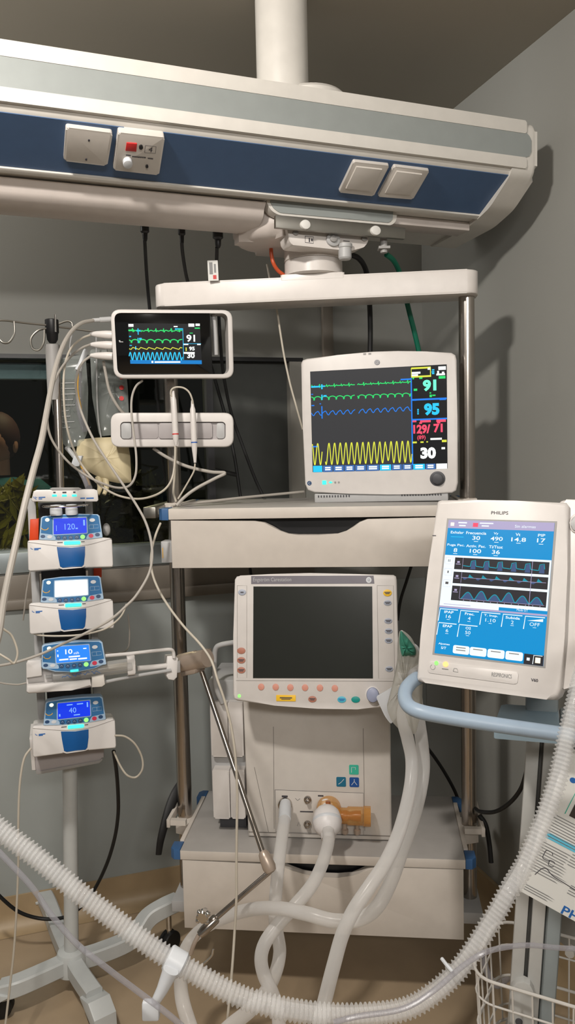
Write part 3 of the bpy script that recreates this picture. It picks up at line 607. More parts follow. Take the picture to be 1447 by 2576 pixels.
def btn(x, y, rx, ry, m, nm='button', mark=None, fr=ES):
    b_ = dot(fr, x, y, rx, ry, 0, .0018, m, ev, nm, .0006)
    if mark:
        bars(fr, .0022, mark, b_, 'button_print', [(x - rx * .72, y - 2.6, x + rx * .72, y - .4), (x - rx * .5, y + .6, x + rx * .5, y + 2.8)])
btn(609, 1490, 10, 7.5, 'button_grey'); bars(ES, .0022, 'ink_dark', ev, 'button_print', [(605, 1488.5, 613, 1491.5)])
for y in (1637, 1661, 1686): btn(607, y, 10.5, 8, 'button_brown', mark='ink_dark' if y > 1640 else None)
for x, y in ((657, 1728), (693.5, 1728.5), (730.5, 1729.5), (767.5, 1730), (805, 1730.5), (842.5, 1731.5)): btn(x, y, 8, 8.5, 'button_peach')
btn(975, 1491.5, 11, 8.5, 'button_yellow', mark='ink_dark')
for x, y in ((975.5, 1516.5), (977, 1562), (978, 1587.5), (978, 1611.5), (979.5, 1683)): btn(x, y, 10, 7, 'button_grey', mark='ink_dark')
yb = prect(ES, 695, 1748.5, 744, 1764, 0, .0018, 'button_yellow', ev, 'wide_button', .0006, .001, label='wide yellow button')
bars(ES, .0022, 'ink_dark', yb, 'button_print', [(704, 1754, 735, 1757), (708, 1758, 731, 1760)])
btn(786, 1759, 10.5, 8, 'button_brown', mark='ink_dark'); btn(860, 1760, 11, 8, 'button_cyan', mark='ink_blue'); btn(895, 1760, 11, 8, 'button_teal')
dot(ES, 602, 1751, 4, 4.5, 0, .001, 'l_green', ev, 'power_lamp')
kb = dot(ES, 938, 1749, 20, 22, 0, .002, 'white_plastic', ev, 'knob_base', .001); dot(ES, 938, 1749, 16, 19, .002, .016, 'knob_lilac', ev, 'knob', .004)
# body
zb = RK.O.z - .9900 - EB.O.z
q = EB.P([(612, 1700), (984, 1700), (986.5, 2114), (624, 2101)], 0)
MB().prism(EB, [(q[3][0], zb + .002), (q[2][0], zb + .002), (q[2][0], .20), (q[3][0] - .004, .20)], -.25, 0, .006, 3).obj('body', M['cream_plastic'], ev)
sm = MB()
sm.box(EB, q[3][0] + .002, q[2][0] - .002, zb + .014, zb + .0165, -.002, .0006)
for p4 in ([(688, 1828), (690, 2085)], [(914, 1832), (918, 2090)]): sm.stroke(EB, EB.P(p4, .0005), .0012, .0005)
sm.stroke(EB, EB.P([(640, 1930), (676, 2095)], .0005), .0012, .0005)
sm.obj('panel_seam', M['seam'], ev, smooth=0)
fp = ppoly(EB, [(692, 1987), (914.5, 1995), (915, 2101), (694, 2096)], -.002, .001, 'cream_plastic', ev, 'connector_panel', .0006)
b = MB(); b.stroke(EB, EB.P([(692, 1987), (914.5, 1995), (915, 2101), (694, 2093), (692, 1987)], .0014), .0009, .0014)
for r_ in ((709, 2001, 724, 2006), (800, 2000, 814, 2004), (755, 2040, 788, 2044)): b.bar(EB, *r_, .0014)
b.stroke(EB, EB.P([(743, 2008), (749, 2014), (755, 2009)], .0014), .0009, .0014); b.stroke(EB, EB.P([(748, 2078), (752, 2068), (756, 2078)], .0014), .0007, .0014)
b.obj('panel_print', M['ink_dark'], fp, smooth=0)
for x, y, m, nm in ((890.5, 1936.5, 'icon_mint', 'icon_tile'), (858.5, 1967, 'icon_petrol', 'icon_tile'), (891.5, 1968, 'icon_blue', 'icon_tile')):
    t = prect(EB, x - 12, y - 12, x + 12, y + 12, -.001, .0012, m, ev, nm, 0, .003)
    im = MB()
    if m == 'icon_mint': im.stroke(EB, EB.P([(x - 6, y + 7), (x - 6, y - 6), (x + 4, y - 6), (x + 4, y)], .0015), .0014, .0015)
    elif m == 'icon_petrol': im.stroke(EB, EB.P([(x - 7, y + 6), (x, y + 1), (x + 7, y - 7)], .0015), .0014, .0015); 
    else:
        im.stroke(EB, EB.P([(x, y - 8), (x, y - 2), (x - 7, y + 7)], .0015), .0014, .0015); im.stroke(EB, EB.P([(x, y - 2), (x + 7, y + 7)], .0015), .0014, .0015)
    im.obj('icon_mark', M['button_white'], t, smooth=0)
# ports and the amber valve
def port(x, y, r, prof, m, nm, k=24):
    a = EB.q(x, y, 0); c = EB.w(*a, 0); MBx = MB().lathe(c, EB.N, prof, k); return MBx.obj(nm, M[m], ev)
port(718, 2022, 0, [(.0175, 0), (.0175, .012), (.0145, .013), (.0145, .004)], 'steel', 'hose_port')
for x, y in ((774.5, 2010), (774, 2072)): port(x, y, 0, [(.0095, 0), (.0095, .006), (.006, .007), (.005, .018), (.003, .019)], 'steel', 'small_port', 18)
va = at(828, 2030, 1.93); vN = EB.N; vU = EB.U
vm = MB().lathe(va - vN * -.002, vN, [(.03, 0), (.031, .01), (.03, .028), (.022, .034), (.0, .036)], 32)
vm.lathe(va + vN * .02 + V3((0, 0, -.012)), vU, [(.019, .0), (.019, .045), (.022, .048), (.022, .085)], 28)
vv_ = vm.obj('exhalation_valve', M['amber'], ev, 'transparent amber plastic valve')
MB().lathe(va + vN * .02 + V3((0, 0, -.012)) + vU * .086, vU, [(.024, 0), (.024, .018), (.019, .018), (.019, .002)], 28).obj('valve_ring', M['amber'], vv_)
MB().lathe(va + vN * .02 + V3((0, 0, -.012)) + vU * .03, vU, [(.012, 0), (.014, .012), (.010, .022), (.013, .036), (.013, .05)], 20).obj('valve_core', M['amber_dark'], vv_)
MB().tube(curve([va + vN * .036 + V3((-.0, 0, .031)), va + vN * .038 + V3((0, 0, .01)), va + vN * .037 + V3((-.004, 0, -.018))]), .006, 10).obj('valve_clip', M['amber_dark'], vv_)
for x, y in ((868, 2082), (899, 2083)):
    c = at(x, y, 1.925); MB().lathe(c + V3((0, 0, .012)), (0, 0, -1), [(.006, 0), (.006, .014), (.0085, .016), (.0085, .026), (.004, .03)], 16).obj('valve_pin', M['bronze_steel'], vv_)
# side boxes of the module bay
sb = MB().box(EB, *[EB.q(x, 1900, -.03)[0] for x in (530, 619)], zb + .05, .235, -.2, -.032, .004).obj('side_bay', M['light_grey'], ev)
prect(EB, 531, 1766, 573, 1904, -.04, -.012, 'white_plastic', sb, 'bay_box', .004, .004); prect(EB, 575, 1766, 612, 1904, -.04, -.014, 'white_plastic', sb, 'bay_box', .004, .004)
prect(EB, 536, 1936, 578, 2060, -.04, -.006, 'white_plastic', sb, 'bay_box', .006, .004); prect(EB, 580, 1936, 616, 2060, -.04, -.006, 'white_plastic', sb, 'bay_box', .006, .004)
MB().box(EB, *[EB.q(x, 1900, -.03)[0] for x in (545, 612)], zb + .0015, zb + .05, -.18, -.05).obj('bay_foot', M['dark_grey'], sb)
MB().tube(path([(612, 1613, 1.93), (590, 1616, 1.94), (556, 1622, 1.95), (543, 1632, 1.955), (540, 1660, 1.96), (541, 1700, 1.96), (546, 1735, 1.965), (560, 1768, 1.97)]), .0065, 12).obj('side_handle', M['light_grey'], ev)

# ------------------------------------------------------------------ noninvasive ventilator with the blue screen
VF = Fr.px(1245, 1490, 1.42, -.50, .30)
nv = thing('noninvasive_ventilator', at(1240, 1740, 1.48), 'white ventilator at right with a tall bright blue touch screen of white numbers', 'ventilator')
vo = [(1098, 1266), (1101, 1259), (1110, 1256.5), (1200, 1257.5), (1300, 1259.5), (1424, 1263), (1431, 1272), (1428, 1430), (1421, 1600), (1412, 1735), (1405, 1751), (1392, 1760), (1375, 1760), (1230, 1741), (1070, 1718), (1050, 1713), (1047, 1705), (1058, 1600), (1076, 1440)]
MB().prism(VF, VF.P(vo, 0), -.045, 0, .008, 4).obj('front_housing', M['white_plastic'], nv)
MB().prism(VF, rpoly(VF.P([(1150, 1262), (1500, 1270), (1490, 1460), (1470, 1700), (1380, 1745), (1120, 1700)], -.05), .02), -.16, -.046, .012, 3).obj('rear_housing', M['light_grey'], nv)
MB().prism(VF, rpoly(VF.P([(1405, 1258), (1520, 1262), (1512, 1440), (1500, 1600), (1490, 1715), (1400, 1740)], -.02), .015), -.07, -.012, .01, 3).obj('side_housing', M['white_plastic'], nv)
dl = dot(VF, 1449, 1316, 17, 24, -.014, -.008, 'white_plastic', nv, 'side_dial', .002); dot(VF, 1449, 1316, 13, 19, -.008, -.004, 'light_grey', dl, 'dial_cap', .002)
VS = [(1129.8, 1308.2), (1396, 1315.6), (1366.7, 1675.6), (1093.8, 1643)]; V_ = bil(VS)
# projective map of the screen rectangle (s,t) -> frame uv, so that layout is regular on the screen
cs = VF.P(VS, 0)
def suv(s, t): return tuple((cs[0][k] * (1 - s) + cs[1][k] * s) * (1 - t) + (cs[3][k] * (1 - s) + cs[2][k] * s) * t for k in (0, 1))
b = MB().prism(VF, [suv(-.02, -.012), suv(1.02, -.012), suv(1.02, 1.012), suv(-.02, 1.012)], -.002, .0006)
b.obj('screen_surround', M['mid_grey'], nv, smooth=0)
vs = MB().prism(VF, [suv(0, 0), suv(1, 0), suv(1, 1), suv(0, 1)], -.002, .0012).obj('screen', M['v_blue'], nv, 'bright blue touch screen', smooth=0)
SW, SH = math.dist(cs[0], cs[1]), math.dist(cs[0], cs[3])
SU = Fr(VF.w(*cs[3]), (VF.w(*cs[2]) - VF.w(*cs[3])), (VF.w(*cs[0]) - VF.w(*cs[3])), VF.N)
# exact inverse: picture point -> (s,t) by the plane of the screen, all texts and fields use frame VF
def vq(rects, n, m, name, par=None): return bars(VF, n, m, par or vs, name, rects)
class SM(MB):
    def r(s, s0, t0, s1, t1, n): s.face([s.bm.verts.new(VF.w(*suv(a, b_), n)) for a, b_ in ((s0, t1), (s1, t1), (s1, t0), (s0, t0))]); return s
    def tx(s, t, sc_, tc, wd, ht, n=.0022, bold=.0):
        vs_, fs = text_geo(t, bold)
        L = [s.bm.verts.new(VF.w(*suv(sc_ - wd / 2 + wd * x, tc + ht / 2 - ht * y), n)) for x, y in vs_]
        for f in fs: s.face([L[i] for i in f])
        return s
    def ln(s, pts, w, n): return s.stroke(VF, [suv(*p) for p in pts], w, n)
def sput(m, name, f): b_ = SM(); f(b_); return b_.obj(name, M[m], vs, smooth=0)
n3 = .0016
sput('v_lilac', 'title_bar', lambda b: b.r(0, 0, 1, .062, n3))
sput('v_white', 'title_marks', lambda b: (b.r(.10, .014, .185, .024, n3 + .0003), b.r(.11, .036, .175, .046, n3 + .0003), b.r(.31, .014, .44, .023, n3 + .0003), b.r(.33, .034, .40, .043, n3 + .0003), b.tx('Sin alarmas', .74, .034, .19, .02, .0022)))
sput('e_pink', 'alarm_mark', lambda b: b.r(.245, .018, .295, .048, n3 + .0003)); sput('l_warm', 'lamp_mark', lambda b: b.r(.025, .02, .06, .045, n3 + .0003))
flds = (('Exhalar', .10, .094, .13, .020, None), ('Frecuencia', .285, .094, .195, .022, ('30', .290, .075)), ('Vy', .475, .094, .045, .022, ('490', .485, .115)), ('Vt', .68, .094, .045, .022, ('14.8', .69, .135)), ('PIP', .895, .094, .065, .020, ('17', .895, .075)),
        ('Fuga Pac.', .10, .192, .17, .022, ('8', .10, .036)), ('Activ. Pac.', .295, .192, .19, .020, ('100', .295, .11)), ('Ti/Ttot', .485, .192, .13, .022, ('36', .490, .075)))
for t, x, y, w_, h_, num in flds:
    def f_(b):
        b.tx(t, x, y, w_, h_, bold=.015)
        if num: b.tx(num[0], num[1], y + .037, num[2], .030, bold=.012); b.r(num[1] - .02, y + .061, num[1] + .02, y + .065, n3)
    sput('v_white', 'readout', f_)
sput('e_cyan', 'exhale_line', lambda b: b.r(.04, .126, .165, .130, n3))
sput('v_white', 'graph_panel', lambda b: (b.r(0, .268, 1, .625, n3)))
def gb(b):
    for t0, t1 in ((.283, .372), (.39, .476), (.494, .602)): b.r(.105, t0, .985, t1, n3 + .0004)
sput('v_dark', 'graph_fields', gb)
def axis(b):
    for t0, t1 in ((.283, .366), (.39, .470), (.494, .585)): b.ln([(.185, t0), (.185, t1)], .0006, n3 + .0008)
    b.ln([(.185, .430), (.97, .430)], .0007, n3 + .0008); b.ln([(.185, .588), (.97, .588)], .0006, n3 + .0008); b.ln([(.835, .283), (.835, .600)], .0009, n3 + .001)
    for t in (.31, .415, .518):
        b.r(.13, t, .155, t + .014, n3 + .0008); b.r(.118, t + .02, .165, t + .025, n3 + .0008)
    for i in range(12): b.r(.225 + i * .064, .594, .232 + i * .064, .599, n3 + .0008)
sput('v_lilac', 'graph_axes', axis)
HS = (.05, .064, .046, .068, .052, .05)
def pfill(b):
    for i in range(6):
        x = .262 + i * .127; b.face([b.bm.verts.new(VF.w(*suv(*p), n3 + .0006)) for p in ((x, .365), (min(.965, x + .05), .365), (min(.965, x + .045), .303), (x + .012, .306))])
    for i, h_ in enumerate(HS):
        x = .20 + i * .127; P_ = [(min(x + .127 * k / 12, .97), .586 - h_ * math.sin(math.pi * k / 12) ** 1.4) for k in range(13)]; b.face([b.bm.verts.new(VF.w(*suv(*p), n3 + .0006)) for p in P_])
    for i in range(6):
        x = .20 + i * .127; b.face([b.bm.verts.new(VF.w(*suv(*p), n3 + .0006)) for p in ((x, .431), (x + .05, .431), (x + .02, .446), (x + .002, .44))])
sput('v_fill', 'graph_fill', pfill)
def ptr(b):
    P_ = []
    for i in range(6):
        x = .19 + i * .127; P_ += [(x, .342), (x + .06, .346), (x + .07, .346), (x + .078, .305), (x + .115, .298), (x + .122, .335)]
    b.ln([p for p in P_ if p[0] < .965], .0016, n3 + .0009)
    for i in range(6):
        x = .25 + i * .127; b.face([b.bm.verts.new(VF.w(*suv(*p), n3 + .0009)) for p in ((x, .429), (x + .055, .429), (x + .03, .416), (x + .012, .404))])
    b.ln([(x, .586 - HS[min(5, int((x - .20) / .127))] * math.sin(math.pi * (((x - .20) / .127) % 1)) ** 1.4) for x in [.2002 + .006 * k for k in range(127)]], .0016, n3 + .0009)
sput('v_teal', 'graph_traces', ptr)
sput('v_lilac', 'side_keys', lambda b: [b.ln([(.015, t), (.085, t), (.085, t + .05), (.015, t + .05), (.015, t)], .0004, n3 + .0005) for t in (.285, .37, .455)])
sput('ink_dark', 'key_marks', lambda b: [b.tx(s_, .05, t, w_, .018, .0024) for s_, t, w_ in (('II', .310, .02), ('I', .395, .012), ('-', .478, .03))])
sput('v_lilac', 'grey_band', lambda b: (b.r(0, .648, 1, .662, n3), b.r(.04, .632, .30, .636, n3 + .0006)))
sput('v_white', 'wide_field', lambda b: b.r(0, .625, .565, .648, n3))
sput('v_white', 'mode_text', lambda b: b.tx('Modo S/T', .78, .633, .1, .016, .0026))
for i, (t, v, wv) in enumerate((('IPAP', '16', .05), ('Frec.', '4', .025), ('T. Insp.', '1.10', .095), ('Subida', '2', .025), ('', 'OFF', .09), ('EPAP', '6', .025), ('O2', '50', .05))):
    c_, r_ = i % 5, i // 5; x0, y0 = c_ * .2, r_ * .103
    def f_(b):
        b.ln([(x0 + .004, .762 + y0), (x0 + .012, .672 + y0), (x0 + .185, .672 + y0)], .0016, n3 + .0005)
        if t: b.tx(t, x0 + .10, .692 + y0, {4: .09, 5: .09, 2: .05}.get(len(t), .13), .019, bold=.02)
        else: b.face([b.bm.verts.new(VF.w(*suv(*p), n3 + .0005)) for p in ((.83, .702), (.97, .702), (.97, .682))])
        b.tx(v, x0 + .10, .724 + y0, wv, .024); b.r(x0 + .085, .745 + y0, x0 + .115, .748 + y0, n3 + .0005)
    sput('v_white', 'setting_field', f_)
sput('v_white', 'mode_key_text', lambda b: (b.tx('Ajustes', .085, .928, .11, .018, bold=.015), b.tx('S/T', .085, .955, .05, .018, bold=.015)))
sput('v_white', 'tabs', lambda b: [b.prism(VF, rpoly([suv(x, .925), suv(x + .155, .925), suv(x + .155, .985), suv(x, .985)], .004), .0012, .002) for x in (.175, .335, .5, .665)])
sput('ink_grey', 'tab_texts', lambda b: [b.r(x + .03, t, x + .12, t + .007, .0024) for x, t in ((.175, .937), (.175, .955), (.335, .937), (.5, .937), (.665, .937))])
sput('v_dark', 'corner_keys', lambda b: b.r(.83, .93, 1, 1, n3)); sput('l_warm', 'corner_mark', lambda b: b.r(.93, .948, .975, .985, n3 + .0005))
sput('v_white', 'corner_marks', lambda b: (b.r(.855, .955, .882, .975, n3 + .0005), b.ln([(.91, .995), (.915, .935), (.99, .935)], .0012, n3 + .0004)))
MB().tpx(VF, 'PHILIPS', 1236, 1286, 1279, 1294, .0006, .01).obj('maker_text', M['ink_dark'], nv, smooth=0)
sp_ = ppoly(VF, [(1080, 1661), (1305, 1690), (1302, 1722), (1075, 1692)], -.001, .0015, 'white_plastic', nv, 'status_panel', .001, .006)
MB().tpx(VF, 'RESPIRONICS', 1237, 1694, 1288, 1704, .0022).obj('panel_text', M['ink_grey'], sp_, smooth=0)
MB().tpx(VF, 'V60', 1336, 1707, 1354, 1715, .0008, .02).obj('model_text', M['ink_dark'], nv, smooth=0)
dot(VF, 1098, 1668, 5, 5.5, .0015, .0025, 'l_green', sp_, 'green_lamp'); dot(VF, 1121, 1671, 7, 7, .0015, .0025, 'l_orange', sp_, 'amber_lamp')
im = MB(); c = VF.q(1089, 1678, .0022); im.stroke(VF, [(c[0] + .0045 * math.cos(t), c[1] + .0045 * math.sin(t)) for t in [2 + 5.2 * i / 16 for i in range(17)]], .0006, .0022)
im.stroke(VF, VF.P([(1140, 1689), (1143, 1681), (1150, 1682), (1153, 1691), (1140, 1689)], .0022), .0007, .0022); im.bar(VF, 1112, 1681, 1128, 1685, .0022)
im.obj('panel_icons', M['ink_grey'], sp_, smooth=0)
im = MB(); im.bar(VF, 1088, 1346, 1097, 1348.5, .0006); im.obj('scuff', M['ink_dark'], nv, smooth=0)
# ------------------------------------------------------------------ infusion stand with its pump rack
PYAW, PTILT = .28, .16
PF = Fr.px(178, 1394, 1.80, PYAW, PTILT)
PP = Fr.px(172, 1640, 1.92, PYAW, 0)                 # upright plane of the rack behind the pumps
hub = atz(180, 2418, .075)
st = thing('infusion_stand', V3((hub.x, hub.y, 0)), 'white five-legged infusion stand carrying the column of pumps at left', 'infusion stand')
ptop = at(148, 1000, 2.0); hx = PP.w(*PP.q(172, 1900, -.06), -.06)
MB().tube([V3((hub.x, hub.y, .07)), V3((hx.x, hx.y + .01, PP.w(*PP.q(172, 1925, -.06), -.06).z))], .0185, 24).obj('pole', M['stand_white'], st)
up0 = at(152, 1240, 1.97); up1 = at(139, 868, 1.99)
MB().tube([up0, up0.lerp(up1, .5), up1], .0105, 16).obj('upper_pole', M['steel'], st)
u2 = at(135, 955, 1.985)
MB().tube([u2 + V3((0, 0, -.05)), u2 + V3((0, 0, .085))], .0165, 20).obj('pole_sleeve', M['mid_grey'], st)
tp = at(131, 832, 1.99)
hk = MB().lathe(tp + V3((0, 0, -.03)), (0, 0, 1), [(.008, 0), (.013, .008), (.0145, .022), (.0165, .026), (.0165, .056), (.013, .058)], 20).obj('hook_hub', M['black_plastic'], st)
MB().tube([tp + V3((.012, -.012, -.005)), tp + V3((.013, -.012, .037))], .0027, 8).obj('hub_pin', M['chrome'], st)
for pts in ([(118, 818, 1.98), (60, 812, 1.96), (10, 806, 1.94), (-20, 808, 1.93)], [(118, 826, 1.98), (95, 832, 1.97), (78, 852, 1.965), (82, 876, 1.965), (98, 880, 1.965), (110, 862, 1.965), (112, 830, 1.97)], [(35, 808, 1.95), (36, 838, 1.95), (24, 860, 1.95), (8, 862, 1.95), (-5, 850, 1.95)], [(145, 816, 1.995), (168, 808, 2.0), (180, 812, 2.0), (182, 822, 2.0)], [(145, 822, 1.995), (190, 828, 2.01), (240, 835, 2.02)]):
    MB().tube(path(pts), .0026, 8).obj('hook', M['brushed_steel'], hk)
MB().lathe(V3((hub.x, hub.y, .045)), (0, 0, 1), [(.035, 0), (.04, .005), (.04, .045), (.034, .06), (.02, .065)], 28).obj('base_hub', M['stand_white'], st)
legs = [[(0, 0, .075), *[tuple(atz(x, y, z)) for x, y, z in ((206, 2462, .075), (238, 2508, .07))]],
        [(0, 0, .075), *[tuple(atz(x, y, z)) for x, y, z in ((110, 2450, .078), (45, 2478, .078), (5, 2490, .07))]],
        [(0, 0, .075), *[tuple(atz(x, y, z)) for x, y, z in ((150, 2350, .078), (126, 2285, .082), (110, 2250, .075))]],
        [(0, 0, .075), *[tuple(atz(x, y, z)) for x, y, z in ((250, 2398, .075), (330, 2362, .085), (372, 2310, .12), (412, 2284, .135), (446, 2268, .13))]]]
for L in legs:
    L[0] = (hub.x, hub.y, .075); pts = curve(L, 6)
    lm = MB(); up = V3((0, 0, 1)); rings = []
    for i, p in enumerate(pts):
        d = (pts[min(i + 1, len(pts) - 1)] - pts[max(i - 1, 0)]).normalized(); s_ = d.cross(up).normalized(); n_ = s_.cross(d)
        rings.append([lm.bm.verts.new(p + s_ * a * .021 + n_ * b_ * .021) for a, b_ in ((-1, -.8), (-.8, -1), (.8, -1), (1, -.8), (1, .8), (.8, 1), (-.8, 1), (-1, .8))])
    for i in range(len(rings) - 1):
        for k in range(8): lm.face((rings[i][k], rings[i][(k + 1) % 8], rings[i + 1][(k + 1) % 8], rings[i + 1][k]))
    lm.face(rings[0]); lm.face(rings[-1])
    lg_ = lm.obj('leg', M['stand_white'], st)
    e, d = pts[-1], (pts[-1] - pts[-3]).normalized(); d.z = 0; d.normalize(); s_ = d.cross(up)
    c = V3((e.x, e.y, .031)) + d * (.005 if e.z < .1 else -.035)
    cm = MB().lathe(c - s_ * .016, s_, [(.012, 0), (.028, .001), (.031, .004), (.031, .011), (.026, .013), (.026, .019), (.031, .021), (.031, .028), (.028, .031), (.012, .032)], 24)
    cm.obj('caster_wheel', M['black_rubber'], lg_)
    cf = Fr(c, d, up)
    if e.z < .1:
        MB().prism(Fr(c, d, up), [(-.03, .038), (.022, .050), (.056, .024), (.058, -.010), (.046, -.012), (-.01, .031), (-.03, .032)], -.029, .029, .004, 2, True).obj('caster_cover', M['stand_white'], lg_)
    else:
        MB().lathe(V3((c.x, c.y, .05)), up, [(.008, 0), (.008, e.z - .055)], 12).obj('caster_stem', M['chrome'], lg_)
# rack: head, side columns, tray
pr = thing('pump_rack', PP.w(*PP.q(172, 1935, 0), 0), 'white rack head with three green lamps and side columns holding four pumps', 'pump rack')
PH = Fr.px(165, 1246, 1.80, PYAW, .05)
hd = ppoly(PH, [(84, 1236), (92, 1232), (236, 1230), (246, 1234), (248, 1258), (244, 1262), (82, 1262), (79, 1258)], -.12, 0, 'pump_white', pr, 'rack_head', .003)
ppoly(PH, [(125, 1229), (132, 1226.5), (198, 1226), (206, 1229), (198, 1233), (132, 1234)], -.08, .0006, 'mid_grey', hd, 'head_handle', .001)
for x in (137, 162, 187): prect(PH, x - 6, 1244, x + 6, 1249, -.001, .001, 'l_mint', hd, 'status_lamp', 0, .001)
bars(PH, .0006, 'ink_dark', hd, 'head_icons', [(134, 1237, 140, 1240.5), (157, 1237, 167, 1240.5), (184, 1236.5, 190, 1240)])
im = MB(); im.stroke(PH, PH.P([(84, 1249), (86, 1253), (89, 1253), (91, 1257)], .0006), .0013, .0006); im.stroke(PH, PH.P([(88, 1249), (90, 1252), (94, 1251)], .0006), .0011, .0006)
for r_ in ((97, 1250, 114, 1252), (97, 1254, 106, 1256), (202, 1252, 214, 1254.5), (217, 1252, 236, 1254.5)): im.bar(PH, *r_, .0006)
im.obj('head_print', M['ink_blue'], hd, smooth=0)
for x0, x1 in ((84, 104), (229, 246)): prect(PP, x0, 1255, x1, 1900, -.05, 0, 'light_grey', pr, 'side_column', .002, .002)
prect(PP, 110, 1262, 222, 1890, -.07, -.035, 'dark_grey', pr, 'back_panel', .002)
tr = ppoly(PP, [(86, 1898), (262, 1876), (262, 1905), (250, 1918), (96, 1946), (86, 1938)], -.10, .03, 'bay_grey', pr, 'tray', .004)
ppoly(PP, [(90, 1936), (98, 1942), (250, 1914), (258, 1906), (258, 1912), (250, 1920), (96, 1949), (90, 1946)], -.09, .032, 'mid_grey', tr, 'tray_lip', .001)
ppoly(PP, [(74, 1860), (84, 1858), (90, 1938), (80, 1938)], -.08, .034, 'pump_white', pr, 'tray_bracket', .002)
ppoly(PP, [(76, 1307), (98, 1306), (97, 1360), (74, 1360)], -.02, .012, 'orange_plastic', pr, 'orange_clip', .002); ppoly(PP, [(236, 1428), (256, 1428), (256, 1452), (236, 1452)], -.02, .01, 'orange_plastic', pr, 'orange_clip', .002)
rg = at(166, 1272, 1.80); X_, Y_ = V3((math.cos(PYAW), math.sin(PYAW), 0)), V3((-math.sin(PYAW), math.cos(PYAW), 0))
MB().tube([rg + X_ * .050 * math.cos(t) + Y_ * .035 * math.sin(t) for t in [2 * math.pi * i / 40 for i in range(41)]], .0022, 8).obj('wire_ring', M['chrome'], pr)
for dx in (-.022, .012): 
    vi = MB().lathe(rg + X_ * dx + Y_ * .01 + V3((0, 0, -.022)), (0, 0, 1), [(.013, 0), (.014, .004), (.014, .014), (.012, .02), (.012, .024), (.002, .025)], 18).obj('vial', M['button_white'])
    tag(vi, ('left' if dx < 0 else 'right') + ' pale vial standing in the wire ring under the rack head', 'vial', 'vials in the wire ring')

def pump_frame(px, py): return Fr.px(px, py, 1.80, PYAW, PTILT)
def pump(px, py, label, screen, fill):
    F_ = pump_frame(px, py)
    root = thing('infusion_pump', F_.w(0, -.034, -.05), label, 'infusion pump', 'volumetric pumps in the rack')
    T = lambda pts: PF.P(pts)                              # outline read once from the topmost pump
    body = [(69, 1366), (70, 1361), (74, 1359), (104, 1358), (258, 1352), (277, 1353), (282, 1358), (285, 1420), (283, 1426), (214, 1428), (205, 1425), (157, 1429), (148, 1432), (75, 1437), (71, 1433)]
    bd = MB().prism(F_, T(body), -.09, 0, .003, 3).obj('body', M['pump_white'], root)
    lip = T([(71, 1364), (100, 1368), (140, 1373), (180, 1375), (220, 1371), (255, 1362), (281, 1354.5)]); MB().stroke(F_, curve([(a, b, 0) for a, b in lip], 5) and [(p.x, p.y) for p in curve([(a, b, 0) for a, b in lip], 5)], .0010, .0004).obj('lip_seam', M['seam'], bd, smooth=0)
    MB().prism(F_, T([(143, 1376), (180, 1378), (214, 1374.5), (214, 1395), (211, 1420), (206, 1425.5), (180, 1426), (158, 1428.5), (151, 1425), (146, 1398)]), -.004, .0016, .0008).obj('door_latch', M['pump_deep'], root)
    im = MB(); im.stroke(F_, T([(77, 1378), (79, 1381), (83, 1382)]), .0013, .0005)
    for a in ((86, 1379, 103, 1380.8), (86, 1382, 97, 1383.8)):
        q = T([(a[0], a[1]), (a[2], a[3])]); im.flat(F_, [(q[0][0], q[0][1]), (q[1][0], q[0][1]), (q[1][0], q[1][1]), (q[0][0], q[1][1])], .0005)
    im.obj('logo', M['ink_blue'], bd, smooth=0)
    MB().prism(F_, rpoly(T([(161, 1362), (202, 1361), (202, 1369), (161, 1370.5)]), .002), -.001, .0022).obj('status_light', M['l_mint'], root, 'green lit bar')
    im = MB(); 
    for x0, x1, y in ((144, 158, 1365), (204, 213, 1363)): im.stroke(F_, T([(x0, y), (x1, y - .5)]), .0016, .0012)
    im.obj('dash_marks', M['ink_dark'], bd, smooth=0)
    return root, face(F_, T, root, screen, fill)
